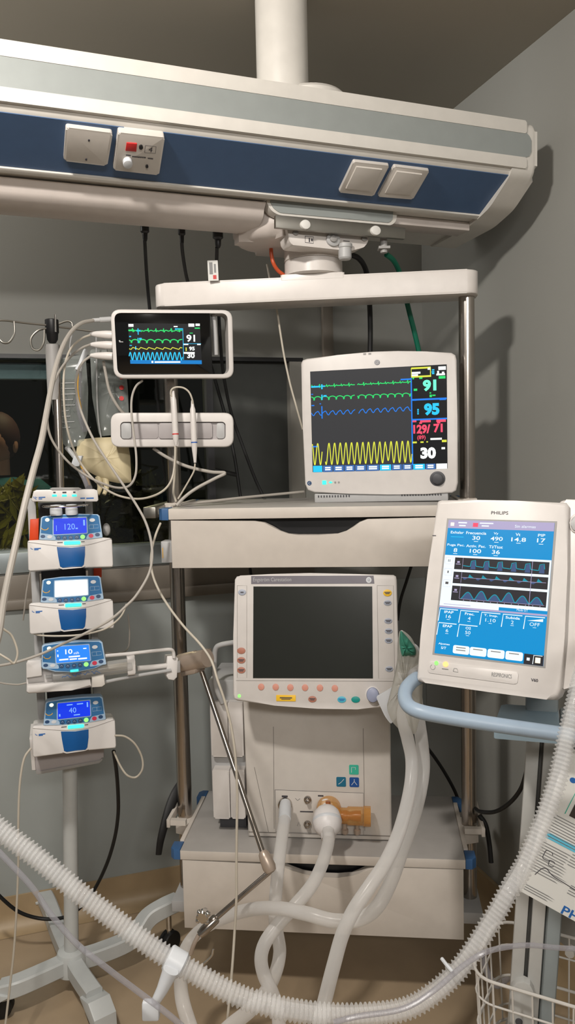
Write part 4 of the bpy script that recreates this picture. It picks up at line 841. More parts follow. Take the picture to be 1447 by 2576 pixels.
def face(F_, T, root, screen, fill, panel=None):
    panel = panel or [(98, 1358), (103, 1302), (108, 1298.5), (150, 1294), (200, 1292.5), (246, 1293.5), (251, 1298), (259, 1353), (215, 1358), (180, 1360), (140, 1360)]
    pn = MB().prism(F_, T(panel), -.05, .001, .002).obj('control_panel', M['pump_rim'], root)
    c = [sum(p[i] for p in panel) / len(panel) for i in (0, 1)]
    MB().prism(F_, T([(c[0] + (p[0] - c[0]) * .955, c[1] + (p[1] - c[1]) * .93) for p in panel]), -.001, .0018).obj('face_plate', M['pump_face'], pn)
    def el(x, y, rx, ry, m, nm, n1=.0028):
        q = T([(x, y), (x + rx, y), (x, y - ry)]); return MB().prism(F_, ell(*q[0], math.dist(q[0], q[1]), math.dist(q[0], q[2]), 18), .0015, n1).obj(nm, M[m], pn)
    MB().prism(F_, rpoly(T([(100, 1341), (132, 1345), (140, 1351), (140, 1359), (99, 1357.5)]), .003), .0015, .0021).prism(F_, rpoly(T([(217, 1352), (222, 1343), (256, 1337.5), (258, 1352), (217, 1357)]), .003), .0015, .0021).obj('pale_fields', M['pump_rim'], pn)
    el(119, 1308, 5.5, 4.5, 'l_warm', 'indicator_lamp')
    for x, y, rx, ry, m in ((108, 1349.5, 6, 4, 'button_navy'), (125, 1350.5, 6.5, 4, 'button_white'), (147, 1352.5, 5.8, 5.2, 'button_navy'), (162.5, 1353, 5.8, 5.2, 'button_navy'), (178, 1352.5, 5.8, 5.2, 'button_navy'), (193, 1351.5, 5.8, 5.2, 'button_navy'), (208, 1350.5, 6, 5.5, 'l_green'), (229, 1348, 6, 5, 'button_red'), (245, 1345, 6, 4.5, 'button_navy'), (232, 1308.5, 7, 4.5, 'button_white')):
        el(x, y, rx, ry, m, 'button')
    im = MB()
    for x, y in ((147, 1352.5), (162.5, 1353), (178, 1352.5), (193, 1351.5)):
        im.stroke(F_, T([(x - 2.6, y + 1), (x, y - 2.2), (x + 2.6, y + 1)]), .0007, .0031)
    q = T([(224, 1321), (247, 1319.5), (247.5, 1328.5), (224.5, 1330)]); im.stroke(F_, q + q[:1], .0007, .0022)
    q = T([(235, 1320.5), (235.5, 1329)]); im.stroke(F_, q, .0007, .0022)
    im.obj('button_marks', M['pump_rim'], pn, smooth=0)
    im = MB(); im.stroke(F_, T([(104, 1328), (107, 1332), (113, 1333.5), (119, 1332), (122, 1328)]), .0018, .0022); im.obj('yellow_arc', M['yellow_mark'], pn, smooth=0)
    b = rpoly(T([(132.5, 1302.5), (219.5, 1300), (221, 1342.5), (132.5, 1347)]), .003); MB().prism(F_, b, .001, .0022).obj('screen_rim', M['pump_rim'], pn)
    sr = MB().prism(F_, rpoly(T([(135, 1305), (217, 1302.5), (218.5, 1340.5), (135, 1344.5)]), .002), .001, .0028).obj('screen', M[screen], pn)
    if fill:
        im = MB(); fill(im, F_, T); im.obj('screen_text', M['p_pale'] if screen == 'p_blue' else M['e_white'], pn, smooth=0)
    return pn
def tt(im, F_, T, s, x0, y0, x1, y1, b=0):
    q = T([(x0, y1), (x1, y0)]); im.text(F_, s, q[0][0], q[0][1], q[1][0], q[1][1], .0032, b)
def ff(im, F_, T, *rs):
    for x0, y0, x1, y1 in rs:
        q = T([(x0, y0), (x1, y1)]); im.flat(F_, [(q[0][0], q[0][1]), (q[1][0], q[0][1]), (q[1][0], q[1][1]), (q[0][0], q[1][1])], .0032)
pump(178, 1394, 'topmost volumetric pump of the rack, its blue screen reading 120', 'p_blue', lambda im, F_, T: (tt(im, F_, T, '120', 163, 1317, 188, 1333), ff(im, F_, T, (141, 1322, 143, 1336), (190, 1328, 196, 1331), (209, 1308, 214, 1322))))
pump(181, 1550.5, 'volumetric pump with a blank glaring white screen, second from the top of the rack', 'p_white', None)
pump(187.5, 1856, 'lowest volumetric pump in the rack, directly above the tray', 'p_blue', lambda im, F_, T: (tt(im, F_, T, '40', 164, 1317, 182, 1331), ff(im, F_, T, (158, 1309, 173, 1311), (184, 1308, 200, 1310), (138, 1332, 142, 1338), (176, 1335, 192, 1337), (209, 1306, 213, 1318))))
# syringe pump
YF = Fr.px(184, 1642, 1.80, PYAW, PTILT)
yp = thing('syringe_pump', at(165, 1742, 1.83), 'syringe driver pump with a long plunger arm at right, its blue screen reading 10', 'syringe pump')
bd = ppoly(YF, [(66, 1668), (70, 1662), (105, 1660), (262, 1652), (266, 1660), (265, 1718), (258, 1724), (180, 1737), (72, 1745), (66, 1740)], -.09, -.012, 'pump_white', yp, 'body', .003)
ppoly(YF, [(66, 1668), (70, 1662), (104, 1660), (106, 1700), (66, 1706)], -.02, .012, 'pump_white', bd, 'left_block', .003)
ppoly(YF, [(67, 1724), (228, 1709), (231, 1727), (180, 1737), (72, 1745), (66, 1740)], -.01, .02, 'pump_white', bd, 'barrel_ledge', .004)
YT = lambda pts: YF.P([(x + (184 - 178) + (y - 1320) * .06, y + 318.5 - (x - 178) * .035) for x, y in pts])
face(YF.moved(YF.w(0, 0, .030)), YT, yp, 'p_sky', lambda im, F_, T: (tt(im, F_, T, '10', 158, 1311, 176, 1324, .02), tt(im, F_, T, 'ml/h', 179, 1318, 192, 1325), ff(im, F_, T, (138, 1324, 141, 1330), (138, 1314, 141, 1316), (166, 1329, 194, 1331), (142, 1335.5, 165, 1338), (168, 1335, 186, 1337.5), (189, 1334.5, 211, 1337), (203, 1310, 211, 1312))),
     [(97, 1353), (101, 1303), (106, 1299), (150, 1294), (200, 1292.5), (246, 1293.5), (252, 1298), (258, 1350), (230, 1362), (180, 1371), (130, 1366), (101, 1358)])
q = YT([(168, 1363), (188, 1361.5), (188, 1367), (168, 1368.5)]); MB().prism(YF, q, .03, .0335).obj('status_light', M['l_mint'], yp, 'green lit bar')
arm = thing_arm = MB()
arm.tube(path([(262, 1650, 1.80), (330, 1644, 1.83), (400, 1636, 1.86), (428, 1634, 1.87), (436, 1640, 1.875), (438, 1655, 1.875)]), .0042, 10)
arm.obj('guide_rod', M['pump_white'], yp)
MB().tube(path([(262, 1716, 1.80), (310, 1706, 1.82), (355, 1698, 1.84), (430, 1686, 1.87)]), .0042, 10).obj('guide_rod', M['light_grey'], yp)
MB().tube(path([(345, 1682, 1.85), (390, 1678, 1.865), (428, 1674, 1.88)]), .0065, 10).obj('drive_rod', M['pump_white'], yp)
YD = Fr.px(436, 1680, 1.885, PYAW, PTILT)
dh = ppoly(YD, [(420, 1650), (440, 1648), (449, 1656), (446, 1704), (438, 1712), (424, 1710), (418, 1700)], -.03, .012, 'pump_white', yp, 'driver_head', .004)
ppoly(YD, [(442, 1664), (454, 1662), (455, 1692), (443, 1694)], -.02, .01, 'mid_grey', dh, 'release_lever', .003)
YC = Fr.px(245, 1690, 1.785, PYAW, PTILT); ppoly(YC, [(231, 1704), (262, 1698), (265, 1722), (257, 1728), (231, 1730)], -.04, .014, 'cream_plastic', yp, 'barrel_clamp', .003)
sy0, sy1 = at(130, 1701, 1.772), at(338, 1672, 1.825); sd = (sy1 - sy0).normalized()
sy = thing('syringe', sy0, 'clear hand-labelled syringe lying in the syringe driver pump', 'syringe')
MB().lathe(sy0, sd, [(.003, -.014), (.003, 0), (.016, .003), (.0165, .01), (.0165, .175), (.016, .18)], 24).obj('barrel', M['syringe_clear'], sy)
MB().lathe(sy0 + sd * .043, sd, [(.004, -.004), (.0150, 0), (.0155, .006), (.0140, .010), (.0155, .014), (.0155, .02)], 24).obj('plunger_seal', M['black_rubber'], sy)
pc_ = sd.cross(V3((0, 0, 1))).normalized()
MB().box(Fr(sy0 + sd * .064, sd, V3((0, 0, 1))), 0, .125, -.008, .008, -.0013, .0013).box(Fr(sy0 + sd * .064, sd, pc_), 0, .125, -.008, .008, -.0013, .0013).obj('plunger', M['cable_cream'], sy)
MB().prism(Fr(sy0 + sd * .178, pc_, V3((0, 0, 1)), None), rrect(-.013, -.022, .013, .022, .006), -.009, .009, .003, 2, True).obj('finger_flange', M['pump_white'], sy)
SC = Fr(sy0 + sd * .012, sd, (V3((0, 0, 1)) - sd * sd.z)); SC.O = SC.w(0, 0, .0169)
im = MB(); rnd = random.Random(3); P_ = []
for k in range(26):
    if k in (7, 14, 19): 
        im.stroke(SC, [(p.x, p.y) for p in curve([(a, b, 0) for a, b in P_], 4)], .0011, 0); P_ = []
    P_.append((.010 + k * .0034, rnd.uniform(-.0042, .0042)))
im.stroke(SC, [(p.x, p.y) for p in curve([(a, b, 0) for a, b in P_], 4)], .0011, 0)
im.obj('handwriting', M['ink_blue'], sy, smooth=0)

# ------------------------------------------------------------------ bags behind the pumps
fb = thing('fluid_bag', at(200, 1150, 2.02), 'clear half-empty plastic fluid bag hanging on the infusion stand', 'fluid bag')
bf = Fr.px(200, 1020, 2.03, .2, 0, -.04)
def pillow(fr, pts, th, m, nm, par, ring=5, crease=.12):
    b = MB(); pts = ccw(pts); k = len(pts); cx, cy = sum(p[0] for p in pts) / k, sum(p[1] for p in pts) / k
    for sgn in (1, -1):
        rr = []
        for j in range(ring + 1):
            t = j / ring; s_ = math.cos(t * math.pi / 2) if False else 1 - t; z = sgn * th * math.sqrt(max(0, 1 - (1 - t) ** 2))
            rr.append([b.bm.verts.new(fr.w(cx + (p[0] - cx) * (1 - t * .96), cy + (p[1] - cy) * (1 - t * .96), z * (1 + crease * math.sin(i * 1.7 + j)))) for i, p in enumerate(pts)])
        for j in range(ring):
            for i in range(k):
                f = (rr[j][i], rr[j][(i + 1) % k], rr[j + 1][(i + 1) % k], rr[j + 1][i]); b.face(f if sgn > 0 else tuple(reversed(f)))
        b.face(rr[-1] if sgn > 0 else list(reversed(rr[-1])))
    bmesh.ops.remove_doubles(b.bm, verts=b.bm.verts, dist=1e-6)
    return b.obj(nm, M[m], par, smooth=60)
def dense(pts, r=.01, k=4): return rpoly(pts, r, k)
pillow(bf, dense(bf.P([(135, 905), (215, 890), (222, 980), (220, 1090), (205, 1120), (168, 1128), (140, 1090), (128, 1000)])), .012, 'bag_clear', 'pouch', fb)
im = MB(); rnd = random.Random(5)
for i in range(9):
    y = 965 + i * 14; im.stroke(bf, bf.P([(146 + rnd.uniform(0, 6), y), (165, y - 1.5), (150 + rnd.uniform(20, 50), y - 2.5)], .013), .0016, .0142)
im.obj('bag_print', M['light_grey'], fb, smooth=0)
MB().tube(path([(168, 1126, 2.03), (180, 1140, 2.02), (192, 1155, 2.01)]), .006, 10).obj('spike_port', M['light_grey'], fb)
MB().tube(path([(178, 892, 2.03), (176, 872, 2.02), (180, 845, 2.01), (184, 828, 2.01)]), .002, 8).obj('hanger', M['light_grey'], fb)
f2 = thing('fluid_bag', at(272, 1105, 2.06), 'larger empty clear fluid bag hanging behind the cable plugs, above the cream covered bag', 'fluid bag')
f2f = Fr.px(274, 990, 2.07, .25, 0, .02)
pillow(f2f, dense(f2f.P([(226, 878), (312, 884), (322, 980), (326, 1090), (250, 1098), (232, 1000)]), .010), .012, 'bag_clear', 'pouch', f2)
im = MB()
for y in (948, 975, 1002): im.flat(f2f, ell(*f2f.q(306, y, .013), .006, .006, 14), .0132)
im.obj('red_print', M['red_mark'], f2, smooth=0)
MB().tube(path([(270, 884, 2.07), (262, 860, 2.05), (250, 836, 2.02)]), .002, 8).obj('hanger', M['light_grey'], f2)
ts_ = thing('infusion_set', at(215, 1230, 1.98), 'drip line with a white roller clamp ending at the top of the pump rack', 'infusion line')
MB().tube(path([(192, 1155, 2.0), (200, 1175, 1.99), (210, 1195, 1.98)]), .0085, 12).obj('drip_chamber', M['bag_clear'], ts_)
rc = at(194, 1160, 1.97); MB().box(Fr(rc, (1, 0, 0), (.35, 0, 1)), -.011, .011, -.014, .014, -.008, .008, .003).obj('roller_clamp', M['button_white'], ts_)
MB().tube(path([(205, 1185, 1.97), (215, 1205, 1.96), (224, 1228, 1.93)]), .0085, 12).obj('drip_tube', M['tube_clear'], ts_)
MB().tube(path([(202, 1170, 1.975), (216, 1195, 1.965), (226, 1220, 1.94)]), .0022, 8).obj('yellow_line', M['yellow_mark'], ts_)
s2 = thing('infusion_set', at(200, 960, 1.97), 'white drip fitting with a yellow line hanging under the white cable plugs', 'infusion line')
MB().lathe(at(206, 908, 1.965), at(196, 934, 1.965) - at(206, 908, 1.965), [(.0045, -.03), (.0065, -.025), (.0065, .012), (.0085, .016), (.0085, .024), (.004, .027)], 14).obj('fitting', M['button_white'], s2)
MB().tube(path([(199, 930, 1.97), (198, 975, 1.98), (200, 1030, 1.99), (214, 1085, 2.0)]), .0075, 10).obj('drip_tube', M['tube_clear'], s2)
MB().tube(path([(197, 930, 1.965), (195, 975, 1.972), (198, 1000, 1.978), (204, 1030, 1.985)]), .0025, 8).obj('yellow_line', M['yellow_mark'], s2)
cb = thing('covered_bag', at(270, 1215, 2.04), 'cream cloth-like covered fluid bag hanging behind the cables, above the pump stack', 'fluid bag')
cf_ = Fr.px(270, 1155, 2.05, .2)
pillow(cf_, dense(cf_.P([(196, 1106), (240, 1101), (300, 1099), (321, 1103), (328, 1150), (331, 1214), (300, 1216), (262, 1208), (218, 1184), (190, 1150)]), .006), .022, 'cream_bag', 'cover', cb, 7, .03)
for x in (252, 268): MB().tube(path([(x - 4, 1200, 2.05), (x, 1225, 2.04), (x - 6, 1244, 2.03)]), lambda t: .009 - .004 * t, 10).obj('bag_port', M['cream_bag'], cb)
MB().tube(path([(255, 1104, 2.05), (248, 1060, 2.045), (244, 1000, 2.04), (243, 900, 2.04), (242, 838, 2.02)]), .002, 8).obj('hanger', M['light_grey'], cb)
sp2 = MB().ball(at(268, 1332, 1.90), .012, (.8, .6, 1.3), 16).obj('round_cap', M['mid_grey'], pr)
# ------------------------------------------------------------------ cables and leads
def cable(pts, r, m, label, cat='cable', name='cable', sub=8, seg=10, group=None):
    rr_ = (lambda t: r(t) * .92) if callable(r) else (r * .86 if m in ('cable_grey', 'cable_cream') else r)
    o = MB().tube(path(pts, sub), rr_, seg).obj(name, M[m]); tag(o, label, cat, group); return o
cable([(234, 806, 1.938), (205, 813, 1.90), (180, 834, 1.86), (158, 872, 1.80), (140, 925, 1.74), (127, 985, 1.68), (117, 1040, 1.62), (104, 1110, 1.55), (85, 1180, 1.50), (64, 1262, 1.46), (44, 1350, 1.43), (24, 1440, 1.40), (8, 1520, 1.38), (-4, 1600, 1.36), (-30, 1690, 1.34)], lambda t: .0048 + .0022 * min(1, t * 2), 'cable_grey', 'thick grey cable sweeping from the small monitor top plug down to the left edge', name='monitor_cable')
cable([(226, 843, 1.935), (203, 853, 1.91), (178, 878, 1.88), (164, 915, 1.85), (160, 960, 1.83), (161, 1010, 1.82), (166, 1060, 1.82), (178, 1110, 1.82), (200, 1160, 1.82), (230, 1200, 1.82), (265, 1230, 1.82), (305, 1249, 1.83), (350, 1255, 1.85), (390, 1246, 1.88), (418, 1228, 1.91), (434, 1200, 1.93), (440, 1160, 1.94), (441, 1122, 1.945)], .0030, 'cable_cream', 'thin cream lead looping from the upper white plug to the red-ringed connector', name='monitor_lead')
cable([(226, 867, 1.935), (205, 876, 1.91), (180, 895, 1.87), (155, 925, 1.83), (135, 965, 1.79), (123, 1010, 1.76), (119, 1055, 1.76), (126, 1095, 1.77), (145, 1130, 1.78), (175, 1165, 1.79), (215, 1195, 1.80), (255, 1215, 1.81), (295, 1227, 1.83), (325, 1222, 1.85), (341, 1195, 1.88), (343, 1150, 1.90), (337, 1095, 1.92), (331, 1040, 1.93), (332, 1000, 1.94), (342, 972, 1.945), (358, 958, 1.97)], .0032, 'cable_grey', 'grey lead looping from the middle white plug across the left end of the dock', name='monitor_lead')
cable([(226, 897, 1.935), (208, 912, 1.92), (196, 935, 1.90), (191, 970, 1.89), (198, 1015, 1.88), (214, 1060, 1.87), (238, 1110, 1.86), (270, 1160, 1.85), (305, 1212, 1.84), (340, 1265, 1.82), (365, 1310, 1.80), (379, 1355, 1.78), (383, 1400, 1.76), (374, 1445, 1.74), (345, 1495, 1.72), (318, 1524, 1.71), (276, 1560, 1.70), (207, 1597, 1.69), (155, 1621, 1.685), (104, 1645, 1.68), (40, 1666, 1.66), (-20, 1678, 1.65)], .0034, 'cable_grey', 'long grey lead crossing in front of the syringe pump screen from the lowest white plug', name='monitor_lead')
cable([(260, 908, 1.98), (266, 940, 1.985), (276, 985, 1.99), (298, 1025, 1.998), (318, 1046, 2.02)], .0042, 'cable_grey', 'short grey cable dropping behind the small monitor plugs to the dock', name='monitor_cable')
cable([(386, 1128, 2.01), (420, 1150, 2.0), (470, 1173, 1.985), (530, 1187, 1.975), (566, 1190, 1.97), (540, 1204, 1.965), (495, 1228, 1.955), (465, 1250, 1.95), (444, 1272, 1.94)], .0048, 'cable_grey', 'thick grey cable folded sharply to a point under the dock', name='monitor_cable')
cable([(444, 1272, 1.965), (480, 1266, 1.98), (530, 1261, 2.0), (600, 1253, 2.03), (680, 1245, 2.07), (765, 1237, 2.1)], .004, 'cable_grey', 'grey cable lying along the back of the upper shelf', name='shelf_cable')
cable([(404, 1316, 1.90), (392, 1345, 1.88), (382, 1385, 1.86), (381, 1430, 1.84), (395, 1475, 1.82), (424, 1525, 1.78), (462, 1575, 1.74), (505, 1622, 1.70), (532, 1662, 1.68), (548, 1712, 1.66), (566, 1765, 1.65), (582, 1830, 1.64), (592, 1900, 1.63), (597, 1990, 1.62), (596, 2080, 1.61), (595, 2180, 1.60), (595, 2260, 1.59), (590, 2350, 1.58), (583, 2450, 1.55), (570, 2590, 1.52)], .0032, 'cable_cream', 'thin cream cable hanging down in front of the ventilator side boxes and lower drawer', name='hanging_cable')
cable([(672, 665, 2.14), (684, 730, 2.13), (697, 782, 2.12), (706, 840, 2.11), (716, 900, 2.1), (730, 965, 2.09), (745, 1020, 2.08), (762, 1080, 2.08)], .0032, 'cable_cream', 'thin cream cable hanging from under the beam to behind the large monitor', name='hanging_cable')
# two lead connectors on the dock
for (px, top, bot, ring, rm, tip, lab) in ((441, 1006, 1090, 1092, 'red_mark', 1120, 'white slim lead connector with a red ring, hanging in front of the dock'), (489, 1030, 1110, 1113, 'blue_mark', 1164, 'white slim lead connector with a blue ring, right of the red-ringed one')):
    A_, B2 = at(px - 4, top, 1.945), at(px + 2, tip, 1.94); L = (B2 - A_).length; d = (B2 - A_) / L; k = (ring - top) / (tip - top)
    c_ = thing('lead_connector', B2, lab, 'connector')
    MB().lathe(A_, d, [(.003, -.022), (.0042, -.008), (.0066, 0), (.0074, L * .3), (.0076, L * k), (.0066, L * (k + .12)), (.0032, L)], 18).obj('connector_body', M['white_plastic'], c_)
    MB().lathe(A_ + d * (L * k), d, [(.0079, -.0014), (.0079, .0014)], 18).obj('ring', M[rm], c_)
cable([(436, 1000, 1.945), (430, 992, 1.942), (432, 980, 1.94), (444, 974, 1.94), (462, 976, 1.94), (476, 987, 1.94), (484, 1006, 1.942), (485, 1022, 1.945)], .0026, 'cable_cream', 'short cream loop of lead arching over the two slim connectors', name='connector_lead')
cable([(491, 1166, 1.94), (488, 1185, 1.94), (476, 1208, 1.942), (462, 1232, 1.945), (448, 1255, 1.945)], .0024, 'cable_cream', 'thin lead running from the blue-ringed connector down to the shelf corner', name='connector_lead')
cable([(443, 1122, 1.955), (441, 1160, 1.955), (439, 1200, 1.955), (437, 1240, 1.955), (443, 1262, 1.955)], .0034, 'cable_cream', 'cream cable hanging along the left rack post under the dock', name='hanging_cable')
# mains plugs and leads under the beam
def mains(px, py, w_, h_, pts, lab, clab):
    q = at(px, py, 2.0); s_ = 2.0 / FOC
    t = thing('power_lead', at(*pts[-1]), lab, 'power cable')
    MB().lathe(q, (0, 0, -1), [(w_ * s_, -.02), (w_ * s_, .012 * h_), (w_ * s_ * .62, .016 * h_), (w_ * s_ * .55, .03 * h_), (.0045, .036 * h_)], 16).obj('plug', M['black_plastic'], t)
    MB().tube(path(pts), .0045, 10).obj('cable', M['black_rubber'], t)
mains(364, 572, 11, .9, [(364, 600, 2.0), (366, 640, 2.03), (369, 690, 2.07), (374, 750, 2.11), (382, 830, 2.14), (392, 930, 2.16), (400, 1040, 2.17), (412, 1180, 2.17), (430, 1270, 2.18)], 'black power lead plugged into the beam, leftmost of three, hanging behind the crossbar', '')
mains(457, 578, 9, .9, [(457, 606, 2.0), (460, 640, 2.03), (468, 690, 2.07), (478, 730, 2.12), (498, 820, 2.15), (525, 900, 2.17), (548, 980, 2.19), (570, 1060, 2.2), (590, 1150, 2.2), (605, 1250, 2.2)], 'black power lead plugged into the beam, middle of three, slanting behind the crossbar', '')
mains(548, 586, 13, 1.0, [(546, 622, 2.0), (545, 690, 2.05), (549, 760, 2.1), (554, 850, 2.14), (562, 940, 2.17), (582, 1040, 2.19), (610, 1120, 2.2), (640, 1200, 2.2), (664, 1252, 2.2)], 'black power lead with a big plug and white tag, rightmost of three under the beam', '')
TG = Fr.px(536, 682, 2.015, .1, 0, .02)
tg = prect(TG, 523, 655, 549, 706, -.0008, .0008, 'paper', None, 'cable_tag', 0, .001)
tag(tg, 'small white paper tag with a red mark on the rightmost black power lead', 'tag')
dotm = MB(); dotm.bar(TG, 536, 692, 545, 702, .0011); dotm.obj('red_mark', M['red_mark'], tg, smooth=0)
im = MB(); im.bar(TG, 526, 660, 536, 690, .0011); im.bar(TG, 538, 664, 544, 686, .0011); im.obj('tag_print', M['ink_grey'], tg, smooth=0)
cable([(682, 618, 2.04), (683, 640, 2.04), (688, 662, 2.04), (699, 680, 2.05), (714, 692, 2.06)], .0048, 'tube_orange', 'short orange hose curving from under the beam to the crossbar', 'gas hose', 'gas_hose')
cable([(878, 640, 2.03), (900, 648, 2.05), (916, 668, 2.08), (925, 700, 2.11), (930, 760, 2.13), (932, 830, 2.14), (931, 900, 2.15), (930, 980, 2.15)], .0068, 'black_rubber', 'black gas hose dropping behind the large monitor', 'gas hose', 'gas_hose')
cable([(972, 640, 2.04), (990, 655, 2.06), (1004, 682, 2.09), (1016, 725, 2.12), (1030, 785, 2.13), (1044, 840, 2.14), (1056, 895, 2.15), (1066, 960, 2.15)], .0068, 'tube_green', 'green gas hose dropping behind the large monitor', 'gas hose', 'gas_hose')
# low power leads
cable([(286, 1890, 1.88), (293, 1940, 1.93), (297, 1995, 1.97), (297, 2050, 2.0), (288, 2110, 2.03), (268, 2175, 2.06), (236, 2240, 2.09), (200, 2285, 2.10), (160, 2308, 2.10), (105, 2311, 2.10), (50, 2295, 2.08), (5, 2260, 2.06), (-30, 2220, 2.05)], .0048, 'black_rubber', 'black power cable looping from the pump tray behind the stand pole', 'cable', 'power_cable')
cable([(1064, 1868, 2.12), (1090, 1900, 2.15), (1120, 1945, 2.18), (1148, 1998, 2.21), (1158, 2040, 2.24)], .0048, 'black_rubber', 'black cable slanting down behind the right rack post', 'cable', 'power_cable')
cable([(1328, 1930, 1.72), (1310, 1985, 1.76), (1280, 2022, 1.80), (1245, 2042, 1.84), (1210, 2042, 1.87), (1196, 2034, 1.90)], .0048, 'black_rubber', 'black cable sagging from the ventilator column to the right rack post', 'cable', 'power_cable')
cable([(1206, 2050, 1.98), (1222, 2075, 1.97), (1231, 2120, 1.96), (1236, 2170, 1.95)], .0062, 'black_rubber', 'dark hose end hanging right of the lower shelf', 'hose', 'hose_end')
cable([(1035, 1424, 2.14), (1022, 1465, 2.15), (1008, 1510, 2.16), (1000, 1560, 2.17)], .0042, 'black_rubber', 'black cable behind the dark ventilator display, seen right of its top corner', 'cable', 'power_cable')
cable([(628, 1420, 2.16), (632, 1450, 2.16), (636, 1480, 2.16)], .0042, 'black_rubber', 'black cable end behind the dark ventilator display, seen above its left part', 'cable', 'power_cable')
cable([(540, 1182, 2.16), (575, 1190, 2.17), (594, 1194, 2.18)], .006, 'black_rubber', 'short black cable stub beside the folded grey cable tip', 'cable', 'cable_stub')
cable([(78, 1882, 1.79), (62, 1905, 1.78), (53, 1945, 1.77), (48, 2000, 1.76), (46, 2080, 1.75), (46, 2170, 1.75), (42, 2280, 1.74), (35, 2390, 1.73), (25, 2480, 1.72), (12, 2590, 1.70)], .0030, 'cable_cream', 'thin cream tube hanging straight down from the left side of the pump tray', 'tube', 'infusion_tube')
cable([(289, 1850, 1.82), (315, 1853, 1.83), (340, 1872, 1.84), (357, 1905, 1.85), (358, 1935, 1.85), (342, 1955, 1.85), (320, 1950, 1.84), (302, 1925, 1.84), (286, 1890, 1.84)], .0028, 'cable_cream', 'thin cream tube loop at the right side of the lowest pump', 'tube', 'infusion_tube')
cable([(78, 1590, 1.785), (100, 1598, 1.78), (150, 1600, 1.775), (210, 1596, 1.78), (262, 1583, 1.79), (290, 1565, 1.80), (308, 1545, 1.82), (318, 1520, 1.84)], .0026, 'cable_cream', 'thin clear tube slung under the white-screened pump', 'tube', 'infusion_tube')
cable([(322, 1545, 2.02), (326, 1590, 2.02), (322, 1630, 2.02), (300, 1643, 1.94), (262, 1642, 1.85)], .0024, 'cable_grey', 'thin grey tube curving above the syringe arm toward the wall', 'tube', 'infusion_tube')
cable([(-10, 1640, 1.55), (20, 1658, 1.55), (36, 1668, 1.555), (44, 1640, 1.56), (30, 1600, 1.56), (8, 1582, 1.55)], .0026, 'cable_cream', 'thin cream tube curl at the left edge beside the syringe pump', 'tube', 'infusion_tube')
cable([(-10, 1715, 1.74), (15, 1720, 1.75), (45, 1722, 1.76), (66, 1718, 1.77)], .0022, 'cable_grey', 'thin grey tube entering the syringe pump body from the left', 'tube', 'infusion_tube')
cable([(84, 1400, 1.93), (68, 1480, 1.94), (62, 1530, 1.95), (58, 1560, 1.96)], .0024, 'cable_grey', 'thin grey tube hanging behind the left side of the rack', 'tube', 'infusion_tube')

# ------------------------------------------------------------------ smooth breathing hoses
def hose(pts, r, label, cuffs=True):
    P_ = path(pts, 12); h = thing('breathing_hose', P_[-1], label, 'breathing hose')
    MB().tube(P_, r, 18).obj('tube', M['hose_frost'], h, smooth=60); return h, P_
RH = .0142
h1, P1 = hose([(718, 2028, 1.905), (716, 2062, 1.85), (708, 2120, 1.78), (700, 2185, 1.72), (694, 2250, 1.69), (692, 2310, 1.68), (698, 2350, 1.67), (704, 2395, 1.65), (694, 2445, 1.62), (672, 2490, 1.58), (630, 2540, 1.52), (570, 2590, 1.46), (540, 2640, 1.43)], RH, 'frosted breathing hose running straight down from the metal port on the ventilator')
MB().lathe(P1[0], P1[8] - P1[0], [(.0135, -.012), (.0152, .006), (.0152, .05), (.0146, .056)], 20).obj('cuff', M['button_white'], h1)
h2, P2 = hose([(826, 2090, 1.83), (826, 2120, 1.79), (812, 2170, 1.73), (786, 2225, 1.68), (745, 2275, 1.65), (700, 2325, 1.63), (668, 2370, 1.61), (657, 2410, 1.60), (664, 2452, 1.59), (684, 2495, 1.57), (698, 2540, 1.55), (704, 2600, 1.53)], RH, 'frosted breathing hose curving down from the white round filter')
bfp = at(824, 2078, 1.86)
fl_ = thing('breathing_filter', bfp + V3((0, 0, -.035)), 'round white breathing filter on the amber valve of the ventilator', 'filter')
MB().lathe(bfp + V3((0, .045, .03)), V3((0, -.8, -.55)), [(.012, -.012), (.013, .004), (.022, .008), (.0305, .018), (.0345, .030), (.0358, .041), (.0345, .052), (.0305, .063), (.022, .072), (.0175, .075), (.0165, .088)], 32).obj('filter_case', M['filter_white'], fl_)
MB().lathe(bfp + V3((0, .045, .03)) + V3((0, -.8, -.55)).normalized() * .038, V3((0, -.8, -.55)), [(.0352, 0), (.0362, .002), (.0362, .006), (.0352, .008)], 32).obj('seam_ring', M['button_white'], fl_)
h3, P3 = hose([(1036, 1672, 1.72), (1044, 1730, 1.71), (1052, 1800, 1.70), (1062, 1870, 1.69), (1066, 1930, 1.68), (1058, 1990, 1.66), (1040, 2060, 1.63), (1012, 2140, 1.58), (985, 2215, 1.54), (950, 2280, 1.51), (905, 2312, 1.51), (840, 2316, 1.52), (770, 2298, 1.54), (700, 2285, 1.59), (630, 2288, 1.66), (565, 2308, 1.71), (505, 2340, 1.73), (468, 2385, 1.71), (455, 2440, 1.63), (458, 2510, 1.48), (478, 2580, 1.44), (500, 2640, 1.41)], RH * .98, 'frosted breathing hose looping across the lower drawer to the lower left')
h4, P4 = hose([(1016, 1690, 1.66), (1012, 1750, 1.66), (1014, 1810, 1.66), (1026, 1860, 1.66), (1036, 1910, 1.655), (1034, 1970, 1.63), (1020, 2040, 1.59), (1000, 2105, 1.55), (970, 2170, 1.51), (930, 2230, 1.48), (890, 2290, 1.46), (862, 2350, 1.45), (842, 2420, 1.43), (824, 2490, 1.41), (805, 2570, 1.38), (795, 2640, 1.36)], RH * .96, 'frosted breathing hose hanging on the right and running down to the bottom edge')
